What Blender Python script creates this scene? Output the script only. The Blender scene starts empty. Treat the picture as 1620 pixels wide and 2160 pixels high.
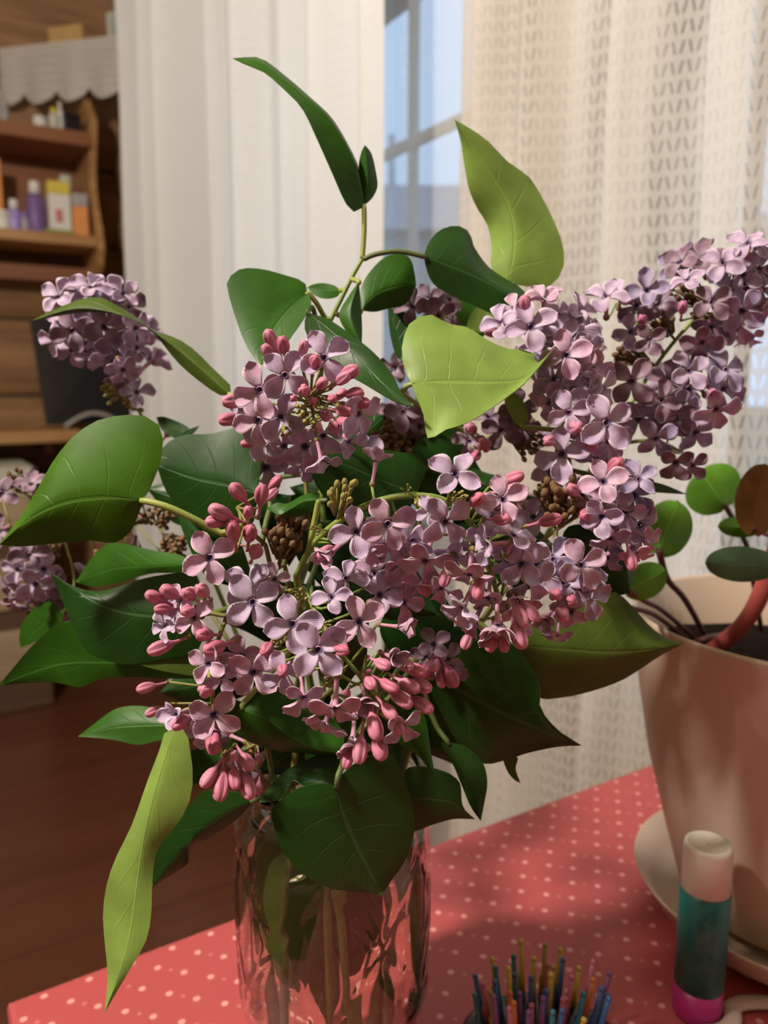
import bpy, bmesh, math, random
from mathutils import Vector, Matrix, noise
random.seed(7)
R = math.radians
scn = bpy.context.scene
C = scn.collection

# ------------------------------------------------------------------ camera, light, exposure
F = 1650.0; PITCH = R(9.3); H = 0.32           # focal length in px of the 1620x2160 frame, tilt, height over the table
cd = bpy.data.cameras.new('camera'); cam = bpy.data.objects.new('camera', cd); C.objects.link(cam)
cam.location = (0, 0, H); cam.rotation_euler = (math.pi/2 - PITCH, 0, 0)
cd.sensor_fit = 'VERTICAL'; cd.sensor_height = 36.0; cd.sensor_width = 27.0
cd.lens = 36.0*F/2160.0; cd.clip_start = 0.01; cd.clip_end = 200
cd.dof.use_dof = True; cd.dof.focus_distance = 0.262; cd.dof.aperture_fstop = 11.0
scn.camera = cam
vs = scn.view_settings
vs.view_transform = 'Standard'; vs.look = 'None'; vs.gamma = 1.0; vs.use_curve_mapping = False
vs.exposure = 0.80
cy = scn.cycles; cy.max_bounces = 8; cy.diffuse_bounces = 3; cy.glossy_bounces = 3; cy.transmission_bounces = 8; cy.transparent_max_bounces = 8
w = bpy.data.worlds.new('dusk_sky'); scn.world = w; w.use_nodes = True
wn = w.node_tree.nodes['Background']; wn.inputs[0].default_value = (0.46, 0.68, 1.0, 1); wn.inputs[1].default_value = 0.92
LAMP_POWER = 80.0; LAMP_COL = (1.0, 0.905, 0.80); LAMP_POS = (-0.86, -0.12, 1.40)

# ------------------------------------------------------------------ frames of reference
FW = Vector((0, math.cos(PITCH), -math.sin(PITCH))); UP = Vector((0, math.sin(PITCH), math.cos(PITCH))); RT = Vector((1, 0, 0))
CAM = Vector((0, 0, H))
def ray(px, py): return FW + RT*((px-810)/F) - UP*((py-1080)/F)
def at(px, py, d): return CAM + ray(px, py)*d
A0 = R(58.5); US = Vector((math.sin(A0), math.cos(A0), 0)); VS = Vector((-math.cos(A0), math.sin(A0), 0))
def uvz(u, v, z): return US*u + VS*v + Vector((0, 0, z))
def onv(px, py, v):
    r = ray(px, py); t = v/r.dot(VS); p = CAM + r*t; return p.dot(US), p.z
def onu(px, py, u):
    r = ray(px, py); t = u/r.dot(US); p = CAM + r*t; return p.dot(VS), p.z
def topx(p):
    q = p-CAM; d = q.dot(FW); return (810+F*q.dot(RT)/d, 1080-F*q.dot(UP)/d, d)

# ------------------------------------------------------------------ materials
def new_mat(name):
    m = bpy.data.materials.new(name); m.use_nodes = True
    return m, m.node_tree, m.node_tree.nodes['Principled BSDF']
class N:
    def __init__(s, nt): s.nt = nt
    def n(s, t, **k):
        x = s.nt.nodes.new(t)
        for a, b in k.items(): setattr(x, a, b)
        return x
    def l(s, a, b): s.nt.links.new(a, b)
    def m(s, op, a, b=None, c=None):
        x = s.n('ShaderNodeMath', operation=op)
        for i, v in enumerate((a, b, c)):
            if v is None: continue
            if isinstance(v, (int, float)): x.inputs[i].default_value = v
            else: s.l(v, x.inputs[i])
        return x.outputs[0]
    def mix(s, f, a, b):
        x = s.n('ShaderNodeMix', data_type='RGBA')
        for i, v in ((0, f), (6, a), (7, b)):
            if isinstance(v, (int, float)): x.inputs[i].default_value = v
            elif isinstance(v, tuple): x.inputs[i].default_value = (*v[:3], 1)
            else: s.l(v, x.inputs[i])
        return x.outputs[2]
    def ss(s, v, lo, hi):
        x = s.n('ShaderNodeMapRange', interpolation_type='SMOOTHSTEP')
        s.l(v, x.inputs[0]); x.inputs[1].default_value = lo; x.inputs[2].default_value = hi
        return x.outputs[0]
    def noise(s, vec, scale, detail=3, rough=.5):
        x = s.n('ShaderNodeTexNoise'); x.inputs['Scale'].default_value = scale; x.inputs['Detail'].default_value = detail
        x.inputs['Roughness'].default_value = rough
        if vec is not None: s.l(vec, x.inputs['Vector'])
        return x.outputs['Fac']
    def bump(s, h, strength, dist, bsdf):
        x = s.n('ShaderNodeBump'); x.inputs['Strength'].default_value = strength; x.inputs['Distance'].default_value = dist
        s.l(h, x.inputs['Height']); s.l(x.outputs[0], bsdf.inputs['Normal'])
def simple(name, col, rough=.5, var=.12, scale=40, bump=0.0, **k):
    m, nt, b = new_mat(name); g = N(nt)
    tc = g.n('ShaderNodeTexCoord'); f = g.noise(tc.outputs['Object'], scale, 4)
    c = g.mix(f, tuple(x*(1-var) for x in col), tuple(min(1, x*(1+var)) for x in col))
    g.l(c, b.inputs['Base Color']); b.inputs['Roughness'].default_value = rough
    if bump: g.bump(f, bump, .002, b)
    for a, v in k.items(): b.inputs[a].default_value = v
    return m
def mat_leaf(name, col, under=False, rough=.42, trans=.28, vein=.5):
    m, nt, b = new_mat(name); g = N(nt)
    uv = g.n('ShaderNodeUVMap'); sep = g.n('ShaderNodeSeparateXYZ'); g.l(uv.outputs[0], sep.inputs[0])
    s = g.m('ABSOLUTE', g.m('SUBTRACT', sep.outputs[0], .5)); s = g.m('MULTIPLY', s, 2.0)    # 0 on midrib, 1 on edge
    t = sep.outputs[1]
    tc = g.n('ShaderNodeTexCoord')
    nz = g.noise(tc.outputs['Object'], 60, 4)
    fine = g.noise(tc.outputs['Object'], 420, 3)
    # side veins: lines that sweep forward from the midrib
    ph = g.m('MULTIPLY', g.m('SUBTRACT', g.m('ADD', t, g.m('MULTIPLY', nz, .05)), g.m('MULTIPLY', g.m('POWER', s, .8), .26)), 6.0)
    fr = g.m('ABSOLUTE', g.m('SUBTRACT', g.m('FRACT', ph), .5))
    side = g.m('SUBTRACT', 1.0, g.ss(fr, .0, .045))
    side = g.m('MULTIPLY', side, g.m('SUBTRACT', 1.0, g.ss(s, .3, .95)))
    mid = g.m('SUBTRACT', 1.0, g.ss(s, .012, .05))
    v = g.m('MAXIMUM', g.m('MULTIPLY', side, .55), mid)
    base = g.mix(g.ss(nz, .3, .7), tuple(x*.82 for x in col), tuple(x*1.15 for x in col))
    base = g.mix(g.m('MULTIPLY', fine, .25), base, tuple(x*.7 for x in col))
    vc = tuple(min(1, x*1.5+.03) for x in col)
    colr = g.mix(g.m('MULTIPLY', v, vein), base, vc)
    g.l(colr, b.inputs['Base Color']); b.inputs['Roughness'].default_value = rough
    b.inputs['Specular IOR Level'].default_value = .28
    hh = g.m('ADD', g.m('MULTIPLY', v, 1.0 if under else -1.0), g.m('MULTIPLY', nz, .6))
    g.bump(hh, .35, .0006, b)
    tr = g.n('ShaderNodeBsdfTranslucent'); tcx = g.mix(.5, colr, (col[0]*1.6, col[1]*1.7, col[2]*.6)); g.l(tcx, tr.inputs[0])
    mx = g.n('ShaderNodeMixShader'); mx.inputs[0].default_value = trans
    g.l(b.outputs[0], mx.inputs[1]); g.l(tr.outputs[0], mx.inputs[2])
    g.l(mx.outputs[0], nt.nodes['Material Output'].inputs[0])
    return m
def mat_petal(name, col, rim, throat):
    m, nt, b = new_mat(name); g = N(nt)
    uv = g.n('ShaderNodeUVMap'); sep = g.n('ShaderNodeSeparateXYZ'); g.l(uv.outputs[0], sep.inputs[0])
    s = g.m('MULTIPLY', g.m('ABSOLUTE', g.m('SUBTRACT', sep.outputs[0], .5)), 2.0); t = sep.outputs[1]
    oi = g.n('ShaderNodeObjectInfo')
    tc = g.n('ShaderNodeTexCoord'); nz = g.noise(tc.outputs['Object'], 3.5, 4)
    base = g.mix(oi.outputs['Random'], tuple(x*.84 for x in col), tuple(min(1, x*1.12) for x in col))
    base = g.mix(g.m('MULTIPLY', g.ss(nz, .35, .75), .4), base, rim)
    near = g.m('SUBTRACT', 1.0, g.ss(t, .05, .55))
    base = g.mix(g.m('MULTIPLY', near, .45), base, (.72, .62, .74))
    th = g.m('SUBTRACT', 1.0, g.ss(t, .0, .13))
    base = g.mix(g.m('MULTIPLY', th, .85), base, throat)
    edge = g.m('MAXIMUM', g.ss(s, .74, .96), g.ss(t, .90, .99))
    base = g.mix(g.m('MULTIPLY', edge, .8), base, rim)
    g.l(base, b.inputs['Base Color']); b.inputs['Roughness'].default_value = .55
    b.inputs['Specular IOR Level'].default_value = .25
    b.inputs['Sheen Weight'].default_value = .1
    st = g.m('SINE', g.m('MULTIPLY', sep.outputs[0], 70.0)); g.bump(g.m('ADD', g.m('MULTIPLY', st, .3), nz), .2, .03, b)
    tr = g.n('ShaderNodeBsdfTranslucent'); g.l(base, tr.inputs[0])
    mx = g.n('ShaderNodeMixShader'); mx.inputs[0].default_value = .25
    g.l(b.outputs[0], mx.inputs[1]); g.l(tr.outputs[0], mx.inputs[2]); g.l(mx.outputs[0], nt.nodes['Material Output'].inputs[0])
    return m
def mat_wood(name, dark, light, axis, scale=9, rough=.5, coat=0.0):
    m, nt, b = new_mat(name); g = N(nt)
    tc = g.n('ShaderNodeTexCoord'); mp = g.n('ShaderNodeMapping'); g.l(tc.outputs['Object'], mp.inputs[0])
    mp.inputs['Rotation'].default_value = (0, 0, -(math.pi/2 - A0))     # room axes: x along the shelf wall, y along the window wall
    m2 = g.n('ShaderNodeMapping'); g.l(mp.outputs[0], m2.inputs[0])
    sc = [scale*6]*3; sc[axis] = scale*.5; m2.inputs['Scale'].default_value = sc
    f = g.noise(m2.outputs[0], 1.0, 6, .6); f2 = g.noise(tc.outputs['Object'], 3.0, 2)
    f = g.ss(f, .3, .7)
    c = g.mix(f, dark, light); c = g.mix(g.m('MULTIPLY', f2, .35), c, tuple(x*.55 for x in dark))
    g.l(c, b.inputs['Base Color']); b.inputs['Roughness'].default_value = rough; b.inputs['Coat Weight'].default_value = coat
    g.bump(f, .25, .003, b)
    return m
def mat_cloth_dots():
    m, nt, b = new_mat('red_dotted_oilcloth'); g = N(nt)
    tc = g.n('ShaderNodeTexCoord')
    def dot(vec):
        x = g.n('ShaderNodeVectorMath', operation='DOT_PRODUCT'); g.l(tc.outputs['Object'], x.inputs[0]); x.inputs[1].default_value = vec; return x.outputs['Value']
    p = .0228; uu = g.m('DIVIDE', g.m('SUBTRACT', dot(tuple(US)), .4489), p); vv = g.m('DIVIDE', g.m('SUBTRACT', dot(tuple(VS)), .3854), p*.96)
    def lat(du, dv, r0, r1):
        a = g.m('SUBTRACT', g.m('FRACT', g.m('ADD', uu, du+.5)), .5); c = g.m('SUBTRACT', g.m('FRACT', g.m('ADD', vv, dv+.5)), .5)
        d = g.m('SQRT', g.m('ADD', g.m('MULTIPLY', a, a), g.m('MULTIPLY', c, c)))
        return g.m('SUBTRACT', 1.0, g.ss(d, r0, r1))
    big = g.m('MAXIMUM', lat(0, 0, .055, .105), lat(.5, .5, .055, .105))
    sm = lat(.25, .75, .03, .075)
    nz = g.noise(tc.outputs['Object'], 25, 4)
    base = g.mix(nz, (.37, .066, .068), (.42, .078, .078))
    c = g.mix(g.m('MULTIPLY', sm, .45), base, (.66, .26, .25)); c = g.mix(g.m('MULTIPLY', big, .85), c, (.72, .35, .32))
    g.l(c, b.inputs['Base Color']); b.inputs['Roughness'].default_value = .45; b.inputs['Specular IOR Level'].default_value = .35
    w_ = g.noise(tc.outputs['Object'], 900, 2); g.bump(w_, .12, .0005, b)
    return m
def mat_lace(name, col, holes, base_alpha, tr=.45, band=0.0):
    m, nt, b = new_mat(name); g = N(nt)
    uv = g.n('ShaderNodeUVMap'); sep = g.n('ShaderNodeSeparateXYZ'); g.l(uv.outputs[0], sep.inputs[0])
    s, z = sep.outputs[0], sep.outputs[1]
    row = g.m('DIVIDE', z, .0165); fz = g.m('SUBTRACT', g.m('FRACT', row), .5)
    par = g.m('MULTIPLY', g.m('FRACT', g.m('MULTIPLY', g.m('FLOOR', row), .5)), 2.0)       # alternate rows
    x = g.m('DIVIDE', s, .0075); col_ = g.m('FLOOR', x); fx = g.m('SUBTRACT', g.m('FRACT', x), .5)
    sg = g.m('SUBTRACT', g.m('MULTIPLY', g.m('FRACT', g.m('ADD', g.m('MULTIPLY', col_, .5), .25)), 4.0), 2.0)  # -1 / +1 slant
    d = g.m('ABSOLUTE', g.m('SUBTRACT', fx, g.m('MULTIPLY', g.m('MULTIPLY', fz, .55), sg)))
    hole = g.m('MULTIPLY', g.m('SUBTRACT', 1.0, g.ss(d, .10, .20)), g.m('SUBTRACT', 1.0, g.ss(g.m('ABSOLUTE', fz), .27, .38)))
    cmb = g.n('ShaderNodeCombineXYZ'); g.l(s, cmb.inputs[0]); g.l(g.m('MULTIPLY', z, .12), cmb.inputs[1])
    pat = g.noise(cmb.outputs[0], 14, 2); dens = g.ss(pat, .42, .62)
    th = g.noise(uv.outputs[0], 330, 2)
    alpha = g.m('SUBTRACT', base_alpha, g.m('MULTIPLY', g.m('MULTIPLY', hole, holes), g.m('ADD', .22, g.m('MULTIPLY', dens, .78))))
    alpha = g.m('SUBTRACT', alpha, g.m('MULTIPLY', g.ss(th, .5, .75), .12))
    alpha = g.m('SUBTRACT', alpha, g.m('MULTIPLY', dens, band))
    cc = g.mix(th, tuple(x*.94 for x in col), col)
    g.l(cc, b.inputs['Base Color']); b.inputs['Roughness'].default_value = .9; b.inputs['Specular IOR Level'].default_value = .1
    t = g.n('ShaderNodeBsdfTranslucent'); g.l(cc, t.inputs[0])
    mx = g.n('ShaderNodeMixShader'); mx.inputs[0].default_value = tr; g.l(b.outputs[0], mx.inputs[1]); g.l(t.outputs[0], mx.inputs[2])
    tp = g.n('ShaderNodeBsdfTransparent'); m2 = g.n('ShaderNodeMixShader'); g.l(alpha, m2.inputs[0]); g.l(tp.outputs[0], m2.inputs[1]); g.l(mx.outputs[0], m2.inputs[2])
    g.l(m2.outputs[0], nt.nodes['Material Output'].inputs[0])
    return m
def mat_glass(name, col=(1, 1, 1), ior=1.5, rough=0.0):
    m, nt, b = new_mat(name)
    b.inputs['Base Color'].default_value = (*col, 1); b.inputs['Transmission Weight'].default_value = 1
    b.inputs['Roughness'].default_value = rough; b.inputs['IOR'].default_value = ior
    return m
def mat_pane(name):
    m, nt, b = new_mat(name); g = N(nt)
    tp = g.n('ShaderNodeBsdfTransparent'); gl = g.n('ShaderNodeBsdfGlossy'); gl.inputs['Roughness'].default_value = .02
    mx = g.n('ShaderNodeMixShader'); mx.inputs[0].default_value = .04; g.l(tp.outputs[0], mx.inputs[1]); g.l(gl.outputs[0], mx.inputs[2])
    g.l(mx.outputs[0], nt.nodes['Material Output'].inputs[0]); return m

M = {}
M['leaf_mid'] = mat_leaf('green_leaf', (.034, .125, .008)); M['leaf_mid_under'] = mat_leaf('green_leaf_underside', (.10, .22, .035), True)
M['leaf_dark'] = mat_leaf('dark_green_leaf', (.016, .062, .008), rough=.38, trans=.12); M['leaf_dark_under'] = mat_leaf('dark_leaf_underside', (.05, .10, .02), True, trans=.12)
M['leaf_pale'] = mat_leaf('pale_green_leaf', (.25, .385, .08), vein=.3); M['leaf_pale_under'] = mat_leaf('pale_leaf_underside', (.24, .37, .09), True)
M['leaf_lit'] = mat_leaf('fresh_green_leaf', (.062, .165, .008), trans=.3); M['leaf_lit_under'] = mat_leaf('fresh_leaf_underside', (.12, .24, .03), True)
M['leaf_olive'] = mat_leaf('olive_leaf', (.075, .125, .016)); M['leaf_olive_under'] = mat_leaf('olive_leaf_underside', (.13, .12, .035), True)
M['leaf_brown'] = mat_leaf('brown_withered_leaf', (.24, .13, .04), rough=.7); M['leaf_brown_under'] = mat_leaf('brown_leaf_underside', (.25, .13, .05), True)
M['pot_leaf'] = mat_leaf('pot_plant_leaf', (.13, .33, .03), vein=.9); M['pot_leaf_under'] = mat_leaf('pot_plant_leaf_underside', (.14, .30, .05), True)
M['pot_leaf_grey'] = mat_leaf('grey_green_pot_leaf', (.10, .19, .10), vein=.3); M['pot_leaf_grey_under'] = mat_leaf('grey_green_underside', (.12, .2, .1), True)
M['petal_pink'] = mat_petal('pink_lilac_petal', (.57, .34, .50), (.86, .68, .78), (.06, .04, .12))
M['petal_lav'] = mat_petal('lavender_petal', (.53, .40, .60), (.82, .69, .82), (.06, .04, .14))
M['petal_blue'] = mat_petal('bluish_lavender_petal', (.38, .31, .52), (.64, .56, .72), (.05, .04, .14))
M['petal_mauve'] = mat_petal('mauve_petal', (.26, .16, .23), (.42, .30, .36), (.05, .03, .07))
def mat_tube(name, a, bcol):
    m, nt, b = new_mat(name); g = N(nt)
    tc = g.n('ShaderNodeTexCoord'); sep = g.n('ShaderNodeSeparateXYZ'); g.l(tc.outputs['Object'], sep.inputs[0])
    oi = g.n('ShaderNodeObjectInfo'); nz = g.noise(tc.outputs['Object'], 6, 3)
    c = g.mix(g.m('ADD', g.m('MULTIPLY', oi.outputs['Random'], .7), g.m('MULTIPLY', nz, .3)), a, bcol)
    g.l(c, b.inputs['Base Color']); b.inputs['Roughness'].default_value = .5; b.inputs['Specular IOR Level'].default_value = .3
    b.inputs['Subsurface Weight'].default_value = 0.0
    return m
M['tube'] = mat_tube('lilac_flower_tube', (.42, .19, .28), (.50, .28, .38))
M['bud'] = mat_tube('pink_lilac_bud', (.46, .12, .20), (.58, .25, .36))
M['bud_dark'] = mat_tube('purple_lilac_bud', (.42, .12, .24), (.48, .2, .36))
M['throat'] = simple('dark_flower_throat', (.07, .045, .12), .8, .2)
M['calyx'] = simple('brown_green_calyx', (.22, .15, .05), .7, .3)
M['stem'] = simple('green_stem', (.19, .27, .05), .55, .25, 120)
M['stem_wood'] = simple('brown_green_stem', (.20, .19, .05), .6, .3, 120)
M['petiole'] = simple('yellow_green_petiole', (.26, .32, .07), .5, .2, 120)
M['petiole_dark'] = simple('dark_green_petiole', (.085, .125, .03), .55, .2, 120)
M['dry'] = simple('brown_dry_buds', (.15, .085, .035), .8, .4, 200)
M['drygreen'] = simple('olive_dry_buds', (.27, .24, .065), .8, .4, 200)
M['glass'] = mat_glass('clear_jar_glass', (.97, .98, .95), 1.48)
M['water'] = mat_glass('water', (.97, .96, .88), 1.33)
M['cloth'] = mat_cloth_dots()
M['table'] = mat_wood('table_wood', (.20, .10, .05), (.30, .16, .08), 0)
M['log'] = mat_wood('brown_log_wood', (.22, .115, .048), (.38, .22, .10), 0, 6, .6)
M['log_v'] = mat_wood('pale_log_wood', (.24, .15, .075), (.36, .24, .12), 1, 6, .65)
M['moss'] = simple('dark_log_joint', (.05, .028, .014), .95, .3, 60)
M['plank'] = mat_wood('reddish_painted_floorboard', (.105, .034, .016), (.135, .046, .022), 0, 2, .38, .15)
M['shelf'] = mat_wood('honey_pine_board', (.42, .22, .08), (.56, .32, .13), 0, 7, .45)
M['shelf_red'] = mat_wood('reddish_pine_board', (.26, .10, .045), (.33, .14, .06), 0, 7, .45)
M['ceiling'] = simple('wooden_ceiling_paint', (.46, .38, .28), .9, .04, 5)
M['wallpaint'] = simple('beige_wall_paint', (.36, .27, .18), .9, .06, 6)
M['white'] = simple('white_paint', (.78, .77, .73), .5, .04, 20)
M['frame'] = simple('cream_window_paint', (.88, .86, .80), .45, .05, 20)
M['pane'] = mat_pane('window_glass')
M['lace'] = mat_lace('cream_lace', (.88, .84, .76), .45, .96, .45, .22)
M['tulle'] = mat_lace('white_curtain_fabric', (.82, .84, .84), .08, .99, .35)
M['sheer'] = mat_lace('sheer_net', (.84, .83, .81), .14, .60, .5)
M['valance'] = mat_lace('white_lace_valance', (.80, .78, .74), .35, .98, .3)
M['pot'] = simple('beige_plastic_pot', (.50, .36, .245), .45, .05, 15, Subsurface_Weight=0.0) if False else simple('beige_plastic_pot', (.54, .42, .32), .45, .05, 15)
M['soil'] = simple('dark_soil', (.012, .008, .007), 1.0, .5, 90, .8, **{'Specular IOR Level': .05})
M['pinkstem'] = simple('pink_succulent_stem', (.42, .085, .075), .4, .2, 40)
M['darkstem'] = simple('dark_red_stem', (.10, .03, .035), .5, .2, 40)
M['black'] = simple('black_plastic', (.008, .008, .009), .35, .1, 20)
M['cap'] = simple('milky_white_plastic', (.62, .58, .50), .35, .04, 20)
M['magenta'] = simple('magenta_plastic', (.38, .02, .16), .35, .08, 20)
M['lilacp'] = simple('lilac_plastic', (.36, .28, .66), .35, .1, 20)
M['purplep'] = simple('purple_label', (.20, .12, .34), .5, .25, 30)
M['yellowp'] = simple('yellow_plastic', (.70, .58, .09), .5, .2, 20)
M['orangep'] = simple('orange_card', (.80, .32, .10), .6, .15, 30)
M['redp'] = simple('red_print', (.6, .2, .2), .6, .2, 30)
M['greyp'] = simple('grey_plastic', (.42, .40, .40), .5, .1, 30)
M['greenp'] = simple('green_print', (.30, .33, .06), .6, .2, 30)
M['icon'] = simple('golden_wood_icon', (.58, .38, .15), .5, .25, 18)
M['bluepic'] = simple('blue_grey_picture', (.36, .44, .44), .6, .5, 22)
M['bluepic2'] = simple('pale_picture_figure', (.55, .62, .60), .6, .4, 40)
M['roof'] = simple('grey_roof', (.34, .33, .33), .8, .3, 3)
M['ground'] = simple('dull_grass', (.12, .14, .08), .95, .3, 2)
M['housewall'] = simple('grey_house_wall', (.45, .43, .40), .9, .15, 2)
M['tan'] = mat_wood('tan_drawer_wood', (.40, .30, .18), (.50, .39, .25), 0, 6, .5)
M['brownwood'] = mat_wood('dark_brown_wood', (.10, .055, .035), (.15, .085, .05), 0, 6, .5)
M['runner'] = simple('pale_green_cloth', (.56, .57, .48), .9, .06, 30)
M['lampmetal'] = simple('brass_lamp_metal', (.5, .36, .15), .3, .1, 20, Metallic=1.0)
M['ribbon'] = simple('white_rubber', (.55, .45, .40), .5, .04, 20)
m, nt, b = new_mat('warm_bulb'); b.inputs['Emission Color'].default_value = (*LAMP_COL, 1); b.inputs['Emission Strength'].default_value = 20; M['bulb'] = m
def mat_teal():
    m, nt, b = new_mat('teal_label_print'); g = N(nt)
    tc = g.n('ShaderNodeTexCoord'); sep = g.n('ShaderNodeSeparateXYZ'); g.l(tc.outputs['Object'], sep.inputs[0])
    # a column of dark blurred print running up the label
    nz = g.noise(tc.outputs['Object'], 190, 1)
    band = g.m('SUBTRACT', 1.0, g.ss(g.m('ABSOLUTE', g.m('ADD', sep.outputs[0], .003)), .003, .005))
    f = g.m('MULTIPLY', g.ss(nz, .46, .56), band)
    c = g.mix(g.m('MULTIPLY', f, .55), (.012, .125, .12), (.004, .035, .04)); g.l(c, b.inputs['Base Color']); b.inputs['Roughness'].default_value = .35
    return m
M['teal'] = mat_teal()

# ------------------------------------------------------------------ object helpers
def tag(o, label=None, cat=None, group=None, kind=None):
    if label: o['label'] = label
    if cat: o['category'] = cat
    if group: o['group'] = group
    if kind: o['kind'] = kind
    return o
def mesh(name, verts, faces, mats, fmat=None, uvs=None, smooth=True):
    me = bpy.data.meshes.new(name); me.from_pydata([tuple(v) for v in verts], [], faces)
    for m_ in (mats if isinstance(mats, (list, tuple)) else [mats]): me.materials.append(m_)
    if fmat: me.polygons.foreach_set('material_index', fmat)
    if uvs:
        l = me.uv_layers.new(name='UVMap'); 
        for lp in me.loops: l.data[lp.index].uv = uvs[lp.vertex_index]
    if smooth: me.polygons.foreach_set('use_smooth', [True]*len(me.polygons))
    me.update(); return me
def link(name, me, parent=None, mw=None):
    o = bpy.data.objects.new(name, me); C.objects.link(o)
    if mw is not None: o.matrix_basis = mw
    if parent is not None:
        o.parent = parent
        o.matrix_parent_inverse = world(parent).inverted()
    return o
def world(o):
    m_ = o.matrix_basis.copy()
    while o.parent:
        m_ = o.parent.matrix_basis @ o.matrix_parent_inverse @ m_ if False else (o.matrix_parent_inverse @ m_)
        o = o.parent; m_ = o.matrix_basis @ m_
    return m_
def empty(name, loc, label=None, cat=None, group=None):
    e = bpy.data.objects.new(name, None); C.objects.link(e); e.empty_display_size = .02; e.location = loc; e.matrix_basis = Matrix.Translation(loc)
    return tag(e, label, cat, group)
class MB:
    def __init__(s): s.v = []; s.f = []; s.m = []
    def add(s, vs, fs, mi=0):
        o = len(s.v); s.v += [Vector(x) for x in vs]; s.f += [tuple(i+o for i in f) for f in fs]; s.m += [mi]*len(fs); return s
    def box(s, a, b_, fr=uvz, mi=0, bev=0.0):
        x0, y0, z0 = a; x1, y1, z1 = b_
        if bev:
            bm = bmesh.new(); bmesh.ops.create_cube(bm, size=1.0)
            for v in bm.verts: v.co = Vector(((x0+x1)/2+v.co.x*(x1-x0), (y0+y1)/2+v.co.y*(y1-y0), (z0+z1)/2+v.co.z*(z1-z0)))
            bmesh.ops.bevel(bm, geom=list(bm.edges), offset=bev, segments=2, affect='EDGES', profile=.5)
            bm.verts.index_update(); vs_ = [fr(*v.co) for v in bm.verts]; fs = [tuple(v.index for v in f.verts) for f in bm.faces]; bm.free()
            return s.add(vs_, fs, mi)
        vs_ = [fr(x, y, z) for z in (z0, z1) for y in (y0, y1) for x in (x0, x1)]
        return s.add(vs_, [(0, 2, 3, 1), (4, 5, 7, 6), (0, 1, 5, 4), (2, 6, 7, 3), (0, 4, 6, 2), (1, 3, 7, 5)], mi)
    def lathe(s, prof, o, n=32, mi=0, closed=False, sx=1, sy=1):
        vs_ = [Vector(o)+Vector((r*sx*math.cos(2*math.pi*k/n), r*sy*math.sin(2*math.pi*k/n), z)) for r, z in prof for k in range(n)]
        fs = [(i*n+k, i*n+(k+1) % n, (i+1)*n+(k+1) % n, (i+1)*n+k) for i in range(len(prof)-1) for k in range(n)]
        if closed: i = len(prof)-1; fs += [(i*n+k, i*n+(k+1) % n, (k+1) % n, k) for k in range(n)]
        return s.add(vs_, fs, mi)
    def tube(s, pts, rad, n=8, mi=0, cap=True):
        pts = [Vector(p) for p in pts]; k = len(pts)
        rad = rad if isinstance(rad, (list, tuple)) else [rad]*k
        vs_ = []; ref = None
        for i, p in enumerate(pts):
            t = (pts[min(i+1, k-1)]-pts[max(i-1, 0)]).normalized()
            if ref is None: ref = Vector((0, 0, 1)) if abs(t.z) < .9 else Vector((1, 0, 0))
            a = t.cross(ref).normalized(); c = a.cross(t).normalized(); ref = c
            vs_ += [p+(a*math.cos(2*math.pi*j/n)+c*math.sin(2*math.pi*j/n))*rad[i] for j in range(n)]
        fs = [(i*n+j, i*n+(j+1) % n, (i+1)*n+(j+1) % n, (i+1)*n+j) for i in range(k-1) for j in range(n)]
        if cap: fs += [tuple(range(n))[::-1], tuple((k-1)*n+j for j in range(n))]
        return s.add(vs_, fs, mi)
    def ball(s, c, r, n=8, mi=0, sz=1.0, axis=None):
        prof = [(max(1e-4, r*math.sin(math.pi*i/(n-2))), -r*sz*math.cos(math.pi*i/(n-2))) for i in range(n-1)]
        o = len(s.v); s.lathe(prof, (0, 0, 0), n, mi)
        q = Vector((0, 0, 1)).rotation_difference(axis) if axis is not None else None
        for i in range(o, len(s.v)): s.v[i] = (q @ s.v[i] if q else s.v[i]) + Vector(c)
        return s
    def build(s, name, mats, parent=None, smooth=True, uvs=None):
        me = mesh(name, s.v, s.f, mats, s.m, uvs, smooth); return link(name, me, parent)
def catmull(P, n):
    P = [Vector(p) for p in P]
    if len(P) == 2: return [P[0].lerp(P[1], i/(n-1)) for i in range(n)]
    L = [0]
    for a, b_ in zip(P, P[1:]): L.append(L[-1]+(b_-a).length)
    out = []
    for i in range(n):
        s = L[-1]*i/(n-1); k = 0
        while k < len(P)-2 and s > L[k+1]: k += 1
        t = (s-L[k])/max(1e-9, L[k+1]-L[k])
        p1, p2 = P[k], P[k+1]; p0 = P[k-1] if k else p1*2-p2; p3 = P[k+2] if k+2 < len(P) else p2*2-p1
        out.append(.5*((2*p1)+(p2-p0)*t+(2*p0-5*p1+4*p2-p3)*t*t+(3*p1-p0-3*p2+p3)*t*t*t))
    return out

# ------------------------------------------------------------------ the room
UW, VW = 0.80, 3.22            # planes of the window wall (across) and of the shelf wall (deep end)
ZF, ZC = -0.75, 1.85
fl = MB().box((-2.6, -2.2, ZF-.06), (UW+.15, VW+.15, ZF-.012)).build('floor', M['moss'], smooth=False); tag(fl, kind='structure')
v = -2.2; k = 0
while v < VW:
    MB().box((-2.6, v+.0015, ZF-.012), (UW, min(v+.168, VW)-.0015, ZF), bev=.002).build('plank', M['plank'], fl, smooth=False); v += .168
ce = MB().box((-2.6, -2.2, ZC), (UW+.15, VW+.15, ZC+.05)).build('ceiling', M['ceiling'], smooth=False); tag(ce, kind='structure')
tag(MB().box((-2.7, -2.2, ZF), (-2.6, VW+.15, ZC)).build('wall_left', M['wallpaint'], smooth=False), kind='structure')
tag(MB().box((-2.7, -2.3, ZF), (UW+.15, -2.2, ZC)).build('wall_front', M['wallpaint'], smooth=False), kind='structure')
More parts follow.
